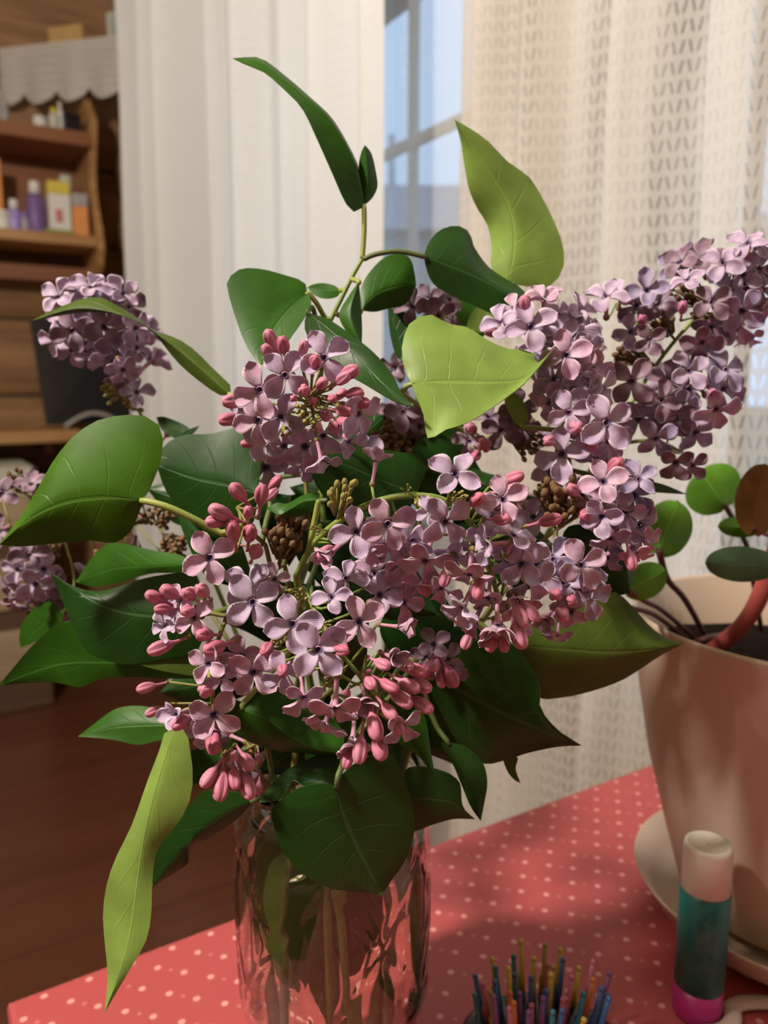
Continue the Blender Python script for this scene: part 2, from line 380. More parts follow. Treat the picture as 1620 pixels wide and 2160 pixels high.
def log(parent, a, b_, z0, z1, face, along, mat):
    # a log with a rounded face; `face` is the plane it bulges into the room from
    n = 8; prof = []
    for i in range(n+1):
        t = i/n; prof.append((-.045*math.sin(math.pi*t)**.6, z0+.006+(z1-z0-.012)*t))
    vs_ = []
    for e in (a, b_):
        for dx, z in prof: vs_.append(uvz(e, face+dx, z) if along == 'u' else uvz(face+dx, e, z))
    m_ = n+1; fs = [(i, i+1, m_+i+1, m_+i) for i in range(n)] + [tuple(range(m_)), tuple(range(m_, 2*m_))[::-1]]
    MB().add(vs_, fs).build('log', mat, parent)
wb = MB().box((-2.7, VW, ZF), (UW+.15, VW+.12, ZC)).build('wall_back', M['moss'], smooth=False); tag(wb, kind='structure')
zs = [.277+.278*i for i in range(-4, 5)]; zs = [max(ZF, z) for z in zs if z < ZC]+[ZC]
for z0, z1 in zip(zs, zs[1:]): log(wb, -2.6, UW, z0, z1, VW, 'u', M['log'])
# window wall with two openings
wz1 = onu(840, -90, UW)[1]; wbar = onu(890, 268, UW)[1]
W1a, W1b = onu(1000, 300, UW)[0], onu(640, 300, UW)[0]; W2b = onu(1480, 300, UW)[0]; W2a = W2b-1.0
WIN = [(W1a, W1b, .10, wz1), (W2a, W2b, .10, wz1)]
ww = empty('wall_right', uvz(UW+.06, 1.0, ZF)); tag(ww, kind='structure')
cuts = sorted([-2.2, VW]+[x for w_ in WIN for x in w_[:2]])
def wall_piece(v0, v1, z0, z1):
    MB().box((UW, v0, z0), (UW+.12, v1, z1)).build('wall_backing', M['moss'], ww, smooth=False)
wall_piece(-2.2, W2a, ZF, ZC); wall_piece(W2b, W1a, ZF, ZC); wall_piece(W1b, VW, ZF, ZC)
for a, b_, z0, z1 in WIN: wall_piece(a, b_, ZF, z0); wall_piece(a, b_, z1, ZC)
for z0, z1 in zip(zs, zs[1:]):
    zo, zp = z0-.12 if z0 > ZF else ZF, min(ZC, z1-.12) if z1 < ZC else ZC
    segs = [(-2.2, VW)]
    if zp > .10 and zo < wz1: segs = [(-2.2, W2a-.04), (W2b+.04, W1a-.09), (W1b+.06, VW-.05)]
    for a, b_ in segs:
        if zo < .10 < zp and len(segs) == 1: pass
        log(ww, a, b_, zo, zp, UW, 'v', M['log_v'])
for i, (a, b_, z0, z1) in enumerate(WIN):
    we = empty('window_%d' % (i+1), uvz(UW, (a+b_)/2, z0)); tag(we, kind='structure')
    t = .03; u0, u1 = UW+.028, UW+.042
    MB().box((u0, a, z1-.002), (u1, b_, z1+.01)).build('window_frame', M['greyp'], we, smooth=False)
    MB().box((UW-.03, a, z0-.02), (u1, b_, z0)).build('window_sill', M['frame'], we, smooth=False)
    MB().box((u0, a, z0), (u1, a+t, z1)).build('window_frame', M['frame'], we, smooth=False)
    MB().box((u0, b_-t, z0), (u1, b_, z1)).build('window_frame', M['frame'], we, smooth=False)
    ml = [onu(872, 300, UW+.035)[0], onu(740, 300, UW+.035)[0]] if i == 0 else [W2b-.35, W2b-.7]
    for v_ in ml: MB().box((u0, v_-.008, z0), (u1, v_+.008, z1)).build('mullion', M['frame'], we, smooth=False)
    MB().box((u0+.001, a+t, wbar-.009), (u1-.001, b_-t, wbar+.009)).build('glazing_bar', M['frame'], we, smooth=False)
    vs2 = [a+t]+sorted(ml)+[b_-t]
    for p0, p1 in zip(vs2, vs2[1:]):
        for q0, q1 in ((z0, wbar-.009), (wbar+.009, z1)):
            MB().box((UW+.033, p0+.009, q0), (UW+.036, p1-.009, q1)).build('pane', M['pane'], we, smooth=False)

# ------------------------------------------------------------------ outside
MB_ = MB().add([uvz(UW+.4, -30, -1.5), uvz(60, -30, -1.5), uvz(60, 60, -1.5), uvz(UW+.4, 60, -1.5)], [(0, 1, 2, 3)])
tag(MB_.build('ground', M['ground'], smooth=False), kind='structure')
hr = at(885, 390, 11.2); hb = Vector((hr.x, hr.y-2.2, hr.z-.02))
ho = empty('neighbour_house', (hb.x, hb.y+2, -1.5), 'grey neighbouring house seen through the window gap', 'house')
MB().box((-4, 0, -1.5), (4, 4, hb.z-.9), fr=lambda x, y, z: Vector((hb.x+x, hb.y+y+.3, z))).build('house_wall', M['housewall'], ho, smooth=False)
MB().add([(hb.x-4.3, hb.y, hb.z-1.0), (hb.x+4.3, hb.y, hb.z-1.0), (hb.x+4.3, hb.y+2.2, hb.z+.02), (hb.x-4.3, hb.y+2.2, hb.z+.02), (hb.x-4.3, hb.y+4.6, hb.z-1.0), (hb.x+4.3, hb.y+4.6, hb.z-1.0)],
         [(0, 1, 2, 3), (3, 2, 5, 4), (0, 3, 4), (1, 5, 2)]).build('roof', M['roof'], ho, smooth=False)
hp = at(826, 388, 9.0); dd = 11.2/9.0
pt = at(826, 285, 11.2); pb = at(826, 420, 11.2)
MB().tube([pb, pt], .05, 10).build('chimney_pipe', M['greyp'], ho)

# ------------------------------------------------------------------ curtains
def curtain(name, v0, v1, u0, mat, folds, label, amp=.022, z0=ZF+.015, z1=1.585, lean=0.0, grow=0.0):
    nv, nz = 360, 14; vs_, uvs, s = [], [], 0; prev = None; cols = []
    for i in range(nv+1):
        v_ = v0+(v1-v0)*i/nv; d = 0
        for (wl, a, ph) in folds:
            x = math.sin(2*math.pi*v_/wl+ph); d += (1+grow*max(0, v_-1.5))*a*(abs(x)**.75*(1 if x > 0 else -1))
        p = Vector((v_, d*amp)); s += (p-prev).length if prev else 0; prev = p; cols.append((v_, d*amp, s))
    for j in range(nz+1):
        t = j/nz; z = z0+(z1-z0)*t
        for v_, d, s in cols:
            k = .75+.35*(1-t); wob = .006*math.sin(9*z+5*v_)
            vs_.append(uvz(min(u0+d*k+wob*.5, UW-.056), v_+wob+lean*(1-t), z)); uvs.append((s, z))
    fs = [(j*(nv+1)+i, j*(nv+1)+i+1, (j+1)*(nv+1)+i+1, (j+1)*(nv+1)+i) for j in range(nz) for i in range(nv)]
    me = mesh(name, vs_, fs, mat, uvs=uvs); o = link(name, me)
    tag(o, label, 'curtain'); return o
curtain('window_curtain', .955, 2.24, .60, M['tulle'], [(.17, 1.0, .4), (.41, .8, 1.0), (.073, .3, 0)], 'plain white pleated curtain beside the log corner shelf', amp=.026, grow=3.2, z0=-.40)
curtain('window_curtain', -.62, .838, .605, M['lace'], [(.118, 1.0, .6), (.27, .55, 2.0), (.052, .25, 0)], 'cream lace curtain with openwork rows hanging behind the potted plant', amp=.019)
curtain('net_curtain', .70, 1.75, .70, M['sheer'], [(.10, .5, 0), (.23, .6, 1)], 'sheer net curtain over the window showing blue sky', amp=.012)
rodb = uvz(.605, 1.0, 1.60)
rod = empty('curtain_rod', rodb, 'pale curtain rod above the window', 'curtain rod')
MB().tube([uvz(.605, -.8, 1.60), uvz(.605, 2.6, 1.60)], .012, 12).build('rod', M['white'], rod)
for v_ in (-.7, .9, 2.55): MB().box((.60, v_-.01, 1.59), (UW+.0, v_+.01, 1.61)).build('bracket', M['white'], rod, smooth=False)

# ------------------------------------------------------------------ shelf wall furniture
VF = 2.86
def zu(px, py, v): return onv(px, py, v)
uR = zu(214, 400, VF)[0]
sh = empty('bottle_shelf', uvz(uR-.4, VW-.07, zu(200, 600, VF)[1]), 'honey pine open wall shelf holding bottles on the log wall', 'shelf')
zt, zb = zu(200, 190, VF)[1], zu(205, 590, VF)[1]
prof = [(VW-.06, zb-.02), (VF+.10, zb), (VF+.03, zb+.05), (VF+.0, zb+.10)]
for i in range(1, 14):
    t = i/14; prof.append((VF+.035-.035*math.cos(2*math.pi*t), zb+.10+(zt-zb-.16)*t))
prof += [(VF+.07, zt-.03), (VF+.10, zt), (VW-.06, zt)]
for u0 in (uR-.022, uR-.80):
    n = len(prof); vs_ = [uvz(u0, a, z) for a, z in prof]+[uvz(u0+.022, a, z) for a, z in prof]
    MB().add(vs_, [tuple(range(n)), tuple(range(n, 2*n))[::-1]]+[(i, (i+1) % n, n+(i+1) % n, n+i) for i in range(n)]).build('side_panel', M['shelf'], sh, smooth=False)
zs1 = zu(180, 278, VF+.02)[1]; zs2 = zu(190, 497, VF+.01)[1]
MB().box((uR-.78, VF+.02, zs1-.045), (uR-.022, VW-.06, zs1), bev=.003).build('shelf_board', M['shelf_red'], sh, smooth=False)
MB().box((uR-.78, VF+.01, zs2-.035), (uR-.022, VW-.06, zs2), bev=.003).build('shelf_board', M['shelf'], sh, smooth=False)
MB().box((uR-.78, VW-.075, zs2), (uR-.022, VW-.062, zs1-.045)).build('back_panel', M['shelf_red'], sh, smooth=False)
MB().box((uR-.78, 3.06, zb+.01), (uR-.022, VW-.065, zb+.06)).build('wall_rail', M['shelf_red'], sh, smooth=False)
def bottle(name, px, w_px, h_px, zbase, body, capm, label, cat, v=2.93, shape='bottle', cap_frac=.22):
    u, _ = zu(px, 450, v); d = 2.95; r = w_px*d/F/2; h = h_px*d/F; o = uvz(u, v, zbase+.001)
    e = empty(name, o, label, cat)
    if shape == 'bottle':
        MB().lathe([(.0005, 0), (r*.92, 0), (r, .006), (r, h*(1-cap_frac)*.86), (r*.55, h*(1-cap_frac)), (.0005, h*(1-cap_frac))], o, 20).build('body', body, e)
        MB().lathe([(.0005, h*(1-cap_frac)), (r*.62, h*(1-cap_frac)), (r*.6, h*.97), (r*.5, h), (.0005, h)], o, 20).build('cap', capm, e)
    elif shape == 'jar':
        MB().lathe([(.0005, 0), (r*.92, 0), (r, .006), (r, h*.7), (.0005, h*.7)], o, 20).build('body', body, e)
        MB().lathe([(.0005, h*.7), (r*1.03, h*.7), (r*1.03, h*.97), (r*.95, h), (.0005, h)], o, 20).build('lid', capm, e)
    else:
        hh = h*(1-cap_frac)
        MB().box((u-r, v-.03, zbase+.001), (u+r, v+.03, zbase+hh), bev=.002).build('box_body', body, e, smooth=False)
        MB().box((u-r*1.01, v-.031, zbase+hh), (u+r*1.01, v+.031, zbase+h), bev=.002).build('lid', capm, e, smooth=False)
        if shape == 'printed': MB().box((u-r*.45, v-.0312, zbase+hh*.3), (u+r*.2, v-.0300, zbase+hh*.62)).build('print', M['redp'], e, smooth=False)
    return e
bottle('white_jar', 3, 30, 34, zs2, M['white'], M['white'], 'small white jar beside the lilac spray bottle', 'jar', shape='jar')
bottle('spray_bottle', 30, 26, 56, zs2, M['lilacp'], M['white'], 'lilac bottle with a white cap on the lower shelf', 'bottle', cap_frac=.3)
bottle('small_bottle', 50, 16, 34, zs2, M['greyp'], M['lilacp'], 'small grey bottle between two lilac bottles', 'bottle')
bottle('lotion_bottle', 76, 32, 92, zs2, M['purplep'], M['white'], 'tall purple bottle with a broad white cap', 'bottle', cap_frac=.24)
bottle('cream_box', 124, 38, 95, zs2, M['white'], M['yellowp'], 'white box with red print and yellow lid on the shelf', 'box', shape='printed', cap_frac=.24)
bottle('tea_box', 166, 28, 78, zs2, M['orangep'], M['greyp'], 'orange box at the end of the lower shelf', 'box', shape='box', cap_frac=.3)
bottle('pale_can', 143, 24, 118, zs2, M['runner'], M['runner'], 'pale tall can behind the white box', 'can', v=3.0, shape='jar')
u_, _ = zu(120, 490, 2.9)
tag(MB().box((u_-.04, VF+.014, zs2+.0005), (u_+.05, VF+.035, zs2+.012), bev=.002).build('soap_packet', M['greenp'], smooth=False), 'flat green packet lying at the shelf edge', 'packet')
tag(MB().box((zu(-8, 450, 3.0)[0]-.02, 2.99, zs2+.001), (zu(8, 450, 3.0)[0], 3.01, zs2+.24), bev=.003).build('cutting_board', M['orangep'], smooth=False), 'upright orange-brown board standing on the lower shelf', 'board')
bottle('glass_jar', 5, 30, 50, zs1, M['greyp'], M['white'], 'pale jar with white lid on the upper shelf', 'jar', shape='jar')
bottle('grey_cup', 22, 22, 36, zs1, M['greyp'], M['greyp'], 'grey cup on the upper shelf', 'cup', shape='jar')
bottle('cream_tub', 97, 24, 20, zs1, M['white'], M['white'], 'low white tub on the upper shelf', 'tub', shape='jar')
bottle('tonic_bottle', 127, 20, 40, zs1, M['runner'], M['yellowp'], 'pale bottle with yellow cap on the upper shelf', 'bottle')
bottle('spray_can', 140, 10, 52, zs1, M['white'], M['white'], 'thin white bottle beside the black box', 'bottle')
bottle('black_box', 161, 30, 33, zs1, M['black'], M['black'], 'small black box at the end of the upper shelf', 'box', shape='box')
# corner shelf with lace valance
pA, pB = at(8, 110, 2.70), at(305, 71, 2.70*.9487); zc = pA.z; cu, cv = pB.dot(US), pA.dot(VS); Lc = (cu-pA.dot(US)+cv-pB.dot(VS))/2
cs = empty('corner_shelf', uvz(cu, cv, zc), 'triangular corner shelf with a white lace edging', 'shelf')
MB().add([uvz(cu, cv, zc-.02), uvz(cu-Lc, cv, zc-.02), uvz(cu, cv-Lc, zc-.02), uvz(cu, cv, zc), uvz(cu-Lc, cv, zc), uvz(cu, cv-Lc, zc)],
         [(0, 2, 1), (3, 4, 5), (0, 1, 4, 3), (1, 2, 5, 4), (2, 0, 3, 5)]).build('shelf_board', M['shelf'], cs, smooth=False)
nv, nz = 120, 10; vs_, uvs = [], []
pa, pb2 = uvz(cu-Lc-.005, cv-.012, 0), uvz(cu-.0, cv-Lc-.012, 0); nrm = -(US+VS).normalized()
ln = (pb2-pa).length
for j in range(nz+1):
    for i in range(nv+1):
        t = i/nv; ph = t*4.4
        drop = .150+.045*abs(math.sin(math.pi*(ph+.3)))**.7
        p = pa.lerp(pb2, t)+nrm*(.004+.010*(j/nz)*(1+math.sin(2*math.pi*ph*1.0)))
        vs_.append(Vector((p.x, p.y, zc+.004-drop*j/nz))); uvs.append((t*ln*.6, -drop*j/nz*.6))
fs = [(j*(nv+1)+i, j*(nv+1)+i+1, (j+1)*(nv+1)+i+1, (j+1)*(nv+1)+i) for j in range(nz) for i in range(nv)]
link('lace_valance', mesh('lace_valance', vs_, fs, M['valance'], uvs=uvs), cs)
def picture(name, px0, px1, py0, mat, mat2, label, dv, face):
    a = onv((px0+px1)/2, 90, cv-dv); d = 2.7; w_ = (px1-px0)*d/F/2; h = (90-py0)*d/F
    c = uvz(a[0], cv-dv, zc+.0005); ex = (US-VS).normalized() if face else US; ey = ex.cross(Vector((0, 0, 1)))
    fr = lambda x, y, z: c+ex*x-ey*y+Vector((0, 0, z))
    e = empty(name, c, label, 'picture')
    MB().box((-w_, 0, 0), (w_, .02, h), fr=fr, bev=.002).build('frame', mat, e, smooth=False)
    MB().box((-w_*.75, -.003, h*.1), (w_*.75, .0, h*.9), fr=fr).build('picture_panel', mat2, e, smooth=False)
picture('wooden_icon', 98, 178, 40, M['icon'], M['icon'], 'golden wooden icon standing on the corner shelf', .12, True)
picture('framed_picture', 222, 312, 8, M['runner'], M['bluepic'], 'blue-grey framed picture on the corner shelf by the curtain', .22, True)
# shelf with black screen
zs3 = onv(100, 906, 2.9)[1]
s3 = empty('pine_shelf', uvz(.3, VW-.07, zs3), 'plain pine board shelf carrying the black screen', 'shelf')
uE = onv(172, 915, 2.82)[0]
MB().box((-.55, 2.82, zs3-.04), (uE, VW-.06, zs3), bev=.004).build('shelf_board', M['shelf'], s3, smooth=False)
for u0 in (-.3, uE-.1): MB().box((u0, 2.95, zs3-.085), (u0+.025, VW-.06, zs3-.04)).build('bracket', M['shelf_red'], s3, smooth=False)
ta, tb = onv(96, 889, 2.93), onv(276, 889, 2.93); tl, tr_ = onv(68, 676, 2.95), onv(276, 657, 2.95)
tv = empty('black_screen', uvz(ta[0]+.1, 2.95, zs3), 'flat black screen leaning against the log wall behind lilac', 'screen')
zb2 = zs3+.015
vs_ = [uvz(ta[0], 2.90, zb2), uvz(tb[0], 2.90, zb2), uvz(tr_[0], 2.98, tr_[1]), uvz(tl[0], 2.98, tl[1])]
vs_ += [x+VS*.03 for x in vs_]
MB().add(vs_, [(0, 1, 2, 3), (7, 6, 5, 4), (0, 4, 5, 1), (1, 5, 6, 2), (2, 6, 7, 3), (3, 7, 4, 0)]).build('screen_panel', M['black'], tv, smooth=False)
MB().tube([uvz(ta[0]+.05+.20*i/10, 2.87, zs3+.0085+.045*math.sin(math.pi*i/10)) for i in range(11)], .007, 8).build('stand', M['greyp'], tv)
# chest of drawers
ztop = onv(60, 985, 2.75)[1]
ch = empty('chest_of_drawers', uvz(.05, 2.9, ZF), 'dark brown chest with tan drawers below the pine shelf', 'chest')
MB().box((-.75, 2.72, ZF+.0), (.36, VW-.06, ztop), bev=.006).build('body', M['brownwood'], ch, smooth=False)
nd = 3; hh = (ztop-ZF-.10)/nd
for i in range(nd):
    z0 = ZF+.08+i*hh
    for (a, b_) in ((-.72, -.20), (-.17, .33)):
        dr = MB().box((a, 2.703, z0+.035), (b_, 2.722, z0+hh-.035), bev=.004).build('drawer', M['tan'], ch, smooth=False)
        MB().ball(uvz((a+b_)/2, 2.692, z0+hh/2), .012, 10).build('knob', M['black'], dr)
rn = MB().box((-.75, 2.70, ztop+.001), (.34, VW-.07, ztop+.006)).box((-.75, 2.694, ztop-.085), (.34, 2.700, ztop+.006)).build('table_runner', M['runner'], smooth=False)
tag(rn, 'pale green cloth spread over the chest of drawers', 'cloth')

# ------------------------------------------------------------------ table, cloth
TU0, TU1, TV0, TV1 = .0245, .560, -.62, .410
tb_ = empty('table', uvz((TU0+TU1)/2, (TV0+TV1)/2, ZF), 'wooden table under the red dotted cloth', 'table')
MB().box((TU0+.006, TV0+.006, -.028), (TU1-.006, TV1-.006, -.003), bev=.003).build('table_top', M['table'], tb_, smooth=False)
for a in (TU0+.05, TU1-.09):
    for c in (TV0+.05, TV1-.09): MB().box((a, c, ZF), (a+.04, c+.04, -.028), bev=.003).build('leg', M['table'], tb_, smooth=False)
bm_prof = [(.0, 0.0), (.0025, -.0008), (.0035, -.004), (.0035, -.05)]
vs_ = []; fs = []
def ring(off, z): return [uvz(TU0-off, TV0-off, z), uvz(TU1+off, TV0-off, z), uvz(TU1+off, TV1+off, z), uvz(TU0-off, TV1+off, z)]
for o_, z in bm_prof: vs_ += ring(o_, z)
fs.append((0, 1, 2, 3))
for i in range(len(bm_prof)-1):
    for k in range(4): fs.append((i*4+(k+1) % 4, i*4+k, i*4+4+k, i*4+4+(k+1) % 4))
tc_ = link('tablecloth', mesh('tablecloth', vs_, fs, M['cloth'], smooth=False)); tag(tc_, 'red tablecloth with rows of small pale dots', 'tablecloth')

# ------------------------------------------------------------------ jar
JX, JY = -.0235, .33; JR = .0445; JH = .150
def jar_rad(z):
    if z < .004: return .036+.003*(z/.004)
    if z < .030: return .039
    if z < .042:
        t = (z-.030)/.012; return .039+(JR-.039)*(t*t*(3-2*t))
    if z < .135: return JR
    t = min(1, (z-.135)/.012); return JR-.0035*(t*t*(3-2*t))
def relief(a, z):
    if z < .05 or z > .125: return 0
    e = min(1, (z-.05)/.006, (.125-z)/.006)
    x = a/(2*math.pi)*6; y = (z-.05)/.0375
    d1 = abs(((x+y*.5) % 1)-.5); d2 = abs(((x-y*.5) % 1)-.5); d = min(d1, d2)
    r_ = max(0, 1-d/.075); d3 = abs(((x*2) % 1)-.5); r2 = max(0, 1-d3/.10)*.6
    return e*.0008*max(r_, r2)
jar = empty('glass_jar', (JX, JY, 0), 'clear pressed glass jar of water holding the lilac branches', 'jar')
n, zz = 120, [0, .0015, .004, .010, .02, .028, .032, .036, .040, .044]+[.048+.0022*i for i in range(37)]+[.131, .136, .141, .146, .150]
vs_ = []; prof_n = 0
for z in zz:
    for k in range(n):
        a = 2*math.pi*k/n; r_ = jar_rad(z)+relief(a, z); vs_.append((JX+r_*math.cos(a), JY+r_*math.sin(a), z+.0005))
inner = [.150, .146, .140, .135, .12, .10, .08, .06, .046, .040, .034, .030, .02, .012, .009, .008]
for z in inner:
    r_ = (jar_rad(z)-.0026) if z > .0095 else (jar_rad(z)-.0026)*(.94 if z > .0085 else .80)
    for k in range(n):
        a = 2*math.pi*k/n; vs_.append((JX+r_*math.cos(a), JY+r_*math.sin(a), z+.0005+(.0008 if z == .150 else 0)))
tot = len(zz)+len(inner)
fs = [(i*n+k, i*n+(k+1) % n, (i+1)*n+(k+1) % n, (i+1)*n+k) for i in range(tot-1) for k in range(n)]
fs += [tuple(range(n))[::-1], tuple((tot-1)*n+k for k in range(n))]
link('jar_wall', mesh('jar_wall', vs_, fs, M['glass']), jar)
wz = [.0089, .0096, .012, .02, .030, .034, .040, .046, .06, .08, .10, .116]
wv = []
for z in wz:
    r_ = (jar_rad(z)-.0029) if z > .0098 else (jar_rad(z)-.0029)*(.93 if z > .009 else .80)
    for k in range(n): a = 2*math.pi*k/n; wv.append((JX+r_*math.cos(a), JY+r_*math.sin(a), z+.0005))
wf = [(i*n+k, i*n+(k+1) % n, (i+1)*n+(k+1) % n, (i+1)*n+k) for i in range(len(wz)-1) for k in range(n)]+[tuple(range(n))[::-1], tuple((len(wz)-1)*n+k for k in range(n))]
wat = link('water', mesh('water', wv, wf, M['water'])); tag(wat, 'water filling the glass jar around the stems', 'water')

import numpy as np
from mathutils.bvhtree import BVHTree
REG = []; PATHS = {}; FL = []
def bb(vs_): a = np.array([tuple(v) for v in vs_]); return a.min(0), a.max(0)
def reg(key, kind, vs_, fs):
    lo, hi = bb(vs_); REG.append((key, kind, lo, hi, BVHTree.FromPolygons([tuple(v) for v in vs_], fs)))
def reg_obj(key, kind, o):
    mw = world(o); vs_ = [mw @ v.co for v in o.data.vertices]; fs = [tuple(p.vertices) for p in o.data.polygons]
    for c in o.children:
        if c.parent == o and c.name.startswith('petal'):
            k = len(vs_); m2 = mw @ c.matrix_basis; vs_ += [m2 @ v.co for v in c.data.vertices]; fs += [tuple(i+k for i in p.vertices) for p in c.data.polygons]
    reg(key, kind, vs_, fs)
def hits(vs_, fs, skip=lambda k, t: False):
    lo, hi = bb(vs_); T_ = BVHTree.FromPolygons([tuple(v) for v in vs_], fs); n_ = 0
    for k, t, a, b_, B in REG:
        if skip(k, t) or (lo > b_).any() or (a > hi).any(): continue
        n_ += len(T_.overlap(B))
    return n_
SHIFTS = (0, .0015, -.0015, .003, -.003, .0045, -.0045, .006, -.006, .008, -.008, .010, -.010, .012, .014, -.013)
# ------------------------------------------------------------------ leaves
def leaf(parent, mid, L, Rr, d0, d1, dl=0.0, dr=0.0, mat='leaf_mid', pet=None, name='leaf', bow=0.0, pr=.0011, wav=.0, dm=None, key=None, lim=.015):
    """mid: midrib from base to tip, L/Rr: the two edges (frame px); d0,d1: distance at base and tip; dl,dr: how far each edge lies behind the midrib."""
    nS, nA = 20, 5
    Mp = catmull([Vector((*p, 0)) for p in mid], nS)
    Lp = catmull([Vector((*mid[0], 0))]+[Vector((*p, 0)) for p in L]+[Vector((*mid[-1], 0))], nS)
    Rp = catmull([Vector((*mid[0], 0))]+[Vector((*p, 0)) for p in Rr]+[Vector((*mid[-1], 0))], nS)
    wl = max((Lp[i]-Mp[i]).length for i in range(nS)) or 1; wr = max((Rp[i]-Mp[i]).length for i in range(nS)) or 1
    sd = (mid[0][0]*.37+mid[0][1]*.11)
    key = key or next((k for k, v_ in BR.items() if v_ == parent), None) or parent.name
    W = 2*nA+1; gf = [(i*W+j, i*W+j+1, (i+1)*W+j+1, (i+1)*W+j) for i in range(nS-1) for j in range(W-1)]
    def grid(sh):
      top, uvs = [], []
      for i in range(nS):
        t = i/(nS-1); d = d0+sh+(d1-d0)*t - bow*math.sin(math.pi*t)
        if dm: d += dm(t)
        env_l = max(.0, math.sin(math.pi*min(1, max(0, t)))**.6); env_r = env_l
        for j in range(-nA, nA+1):
            q = abs(j)/nA
            if j < 0: p = Mp[i].lerp(Lp[i], q); dd_ = d+dl*env_l*q**1.3
            else: p = Mp[i].lerp(Rp[i], q); dd_ = d+dr*env_r*q**1.3
            dd_ += wav*env_l*q*math.sin(t*9+sd+(2 if j < 0 else 0))
            top.append(at(p.x, p.y, dd_)); uvs.append((.5+.5*j/nA, t))
      return top, uvs
    best = None
    for sh in SHIFTS:
        if abs(sh) > lim: continue
        sc_ = hits(grid(sh)[0], gf)+2*abs(sh)/.002
        if best is None or sc_ < best[0]: best = (sc_, sh)
    sh = best[1]; top, uvs = grid(sh); d0 += sh; d1 += sh
    W = 2*nA+1; nt = len(top)
    nor = []
    for i in range(nS):
        for j in range(W):
            a = top[min(i+1, nS-1)*W+j]-top[max(i-1, 0)*W+j]; c = top[i*W+min(j+1, W-1)]-top[i*W+max(j-1, 0)]
            nn = c.cross(a); nor.append(nn.normalized() if nn.length > 1e-12 else -FW)
    avg = sum(nor, Vector()); flip = 1 if avg.dot(CAM-top[nt//2]) > 0 else -1
    th = .00035
    bot = [p-nn*flip*th for p, nn in zip(top, nor)]
    fs, fm = [], []
    for i in range(nS-1):
        for j in range(W-1):
            q = (i*W+j, i*W+j+1, (i+1)*W+j+1, (i+1)*W+j)
            fs.append(q if flip < 0 else q); fm.append(0); fs.append(tuple(x+nt for x in q[::-1])); fm.append(1)
    bd = [i*W for i in range(nS)]+[(nS-1)*W+j for j in range(1, W)]+[i*W+W-1 for i in range(nS-2, -1, -1)]+[j for j in range(W-2, 0, -1)]
    for a, c in zip(bd, bd[1:]+bd[:1]): fs.append((a, c, c+nt, a+nt)); fm.append(1)
    me = mesh(name, top+bot, fs, [M[mat], M[mat+'_under']], fm, uvs+uvs)
    bm = bmesh.new(); bm.from_mesh(me); bmesh.ops.remove_doubles(bm, verts=bm.verts, dist=1e-6); bmesh.ops.recalc_face_normals(bm, faces=bm.faces)
    for e_ in bm.edges:
        if len(e_.link_faces) == 2 and e_.calc_face_angle(0) > .9: e_.smooth = False
    bm.to_mesh(me); bm.free()
    o = link(name, me, parent)
    base = at(*mid[0], d0+(dm(0) if dm else 0))
    lead = [base+(at(*mid[1], d0+(d1-d0)*.15)-base)*.12, base]+[at(p[0], p[1], p[2]+sh) for p in (pet or [])]
    if key in PATHS:                                     # the petiole ends on the leaf's own stem
        q = lead[-1]; cand = sorted(PATHS[key], key=lambda p: (p-q).length)
        cand = cand[:1] if (cand[0]-q).length < .004 else cand[:40:5]; bestp = None
        for cpt in cand:
            for sag in ((0,) if (cpt-q).length < .006 else (0, .15, -.15, .3)):
                m_ = q.lerp(cpt, .5)+(FW*sag-UP*abs(sag)*.4)*(cpt-q).length
                pts = catmull(lead+[m_, cpt], 14); tb2 = MB().tube(pts, pr, 5)
                sc_ = hits(tb2.v, tb2.f, lambda k, t: k == key and t == 'stem')+(cpt-q).length/.002
                if bestp is None or sc_ < bestp[0]: bestp = (sc_, pts)
        lead = bestp[1]; b3 = MB().tube(lead, [pr*.7]+[pr]*(len(lead)-1), 8); b3.build('petiole', M['petiole_dark' if mat == 'leaf_dark' else 'petiole'], o); reg(key, 'petiole', b3.v, b3.f)
    elif pet:
        b3 = MB().tube(catmull(lead, 10), [pr*.7]+[pr]*9, 8); b3.build('petiole', M['petiole_dark' if mat == 'leaf_dark' else 'petiole'], o)
    reg(key, 'leaf', top, gf)
    return o

# ------------------------------------------------------------------ flowers
def petal_mesh(name, cup, wave):
    nu, nv_ = 6, 9; top, uvs = [], []
    for i in range(nv_):
        t = i/(nv_-1); x = .09+.91*t
        wd = .085+.262*math.sin(math.pi*min(1, (t*.93+.03))**1.25)**.9 if t < 1 else .02
        if t > .80: wd *= (1-((t-.80)/.20)**2)**.75*.97+.03
        for j in range(nu+1):
            s = 2*j/nu-1
            z = cup*(s*s)*.22*math.sin(math.pi*t) + .06*math.sin(math.pi*t*.9) - .10*t*t + (.20*max(0, (t-.72)/.28)**2) + wave*.12*math.sin(5*t+1)*s
            top.append(Vector((x-.02*s*s, wd*s, z))); uvs.append((.5+.5*s, t))
    W = nu+1; nt = len(top); th = .022
    bot = [p-Vector((0, 0, th)) for p in top]
    fs = []
    for i in range(nv_-1):
        for j in range(nu):
            q = (i*W+j, (i+1)*W+j, (i+1)*W+j+1, i*W+j+1); fs += [q, tuple(x+nt for x in q[::-1])]
    bd = [i*W for i in range(nv_)]+[(nv_-1)*W+j for j in range(1, W)]+[i*W+W-1 for i in range(nv_-2, -1, -1)]+[j for j in range(W-2, 0, -1)]
    for a, c in zip(bd, bd[1:]+bd[:1]): fs.append((c, a, a+nt, c+nt))
    return top+bot, fs, uvs+uvs
PM = {}
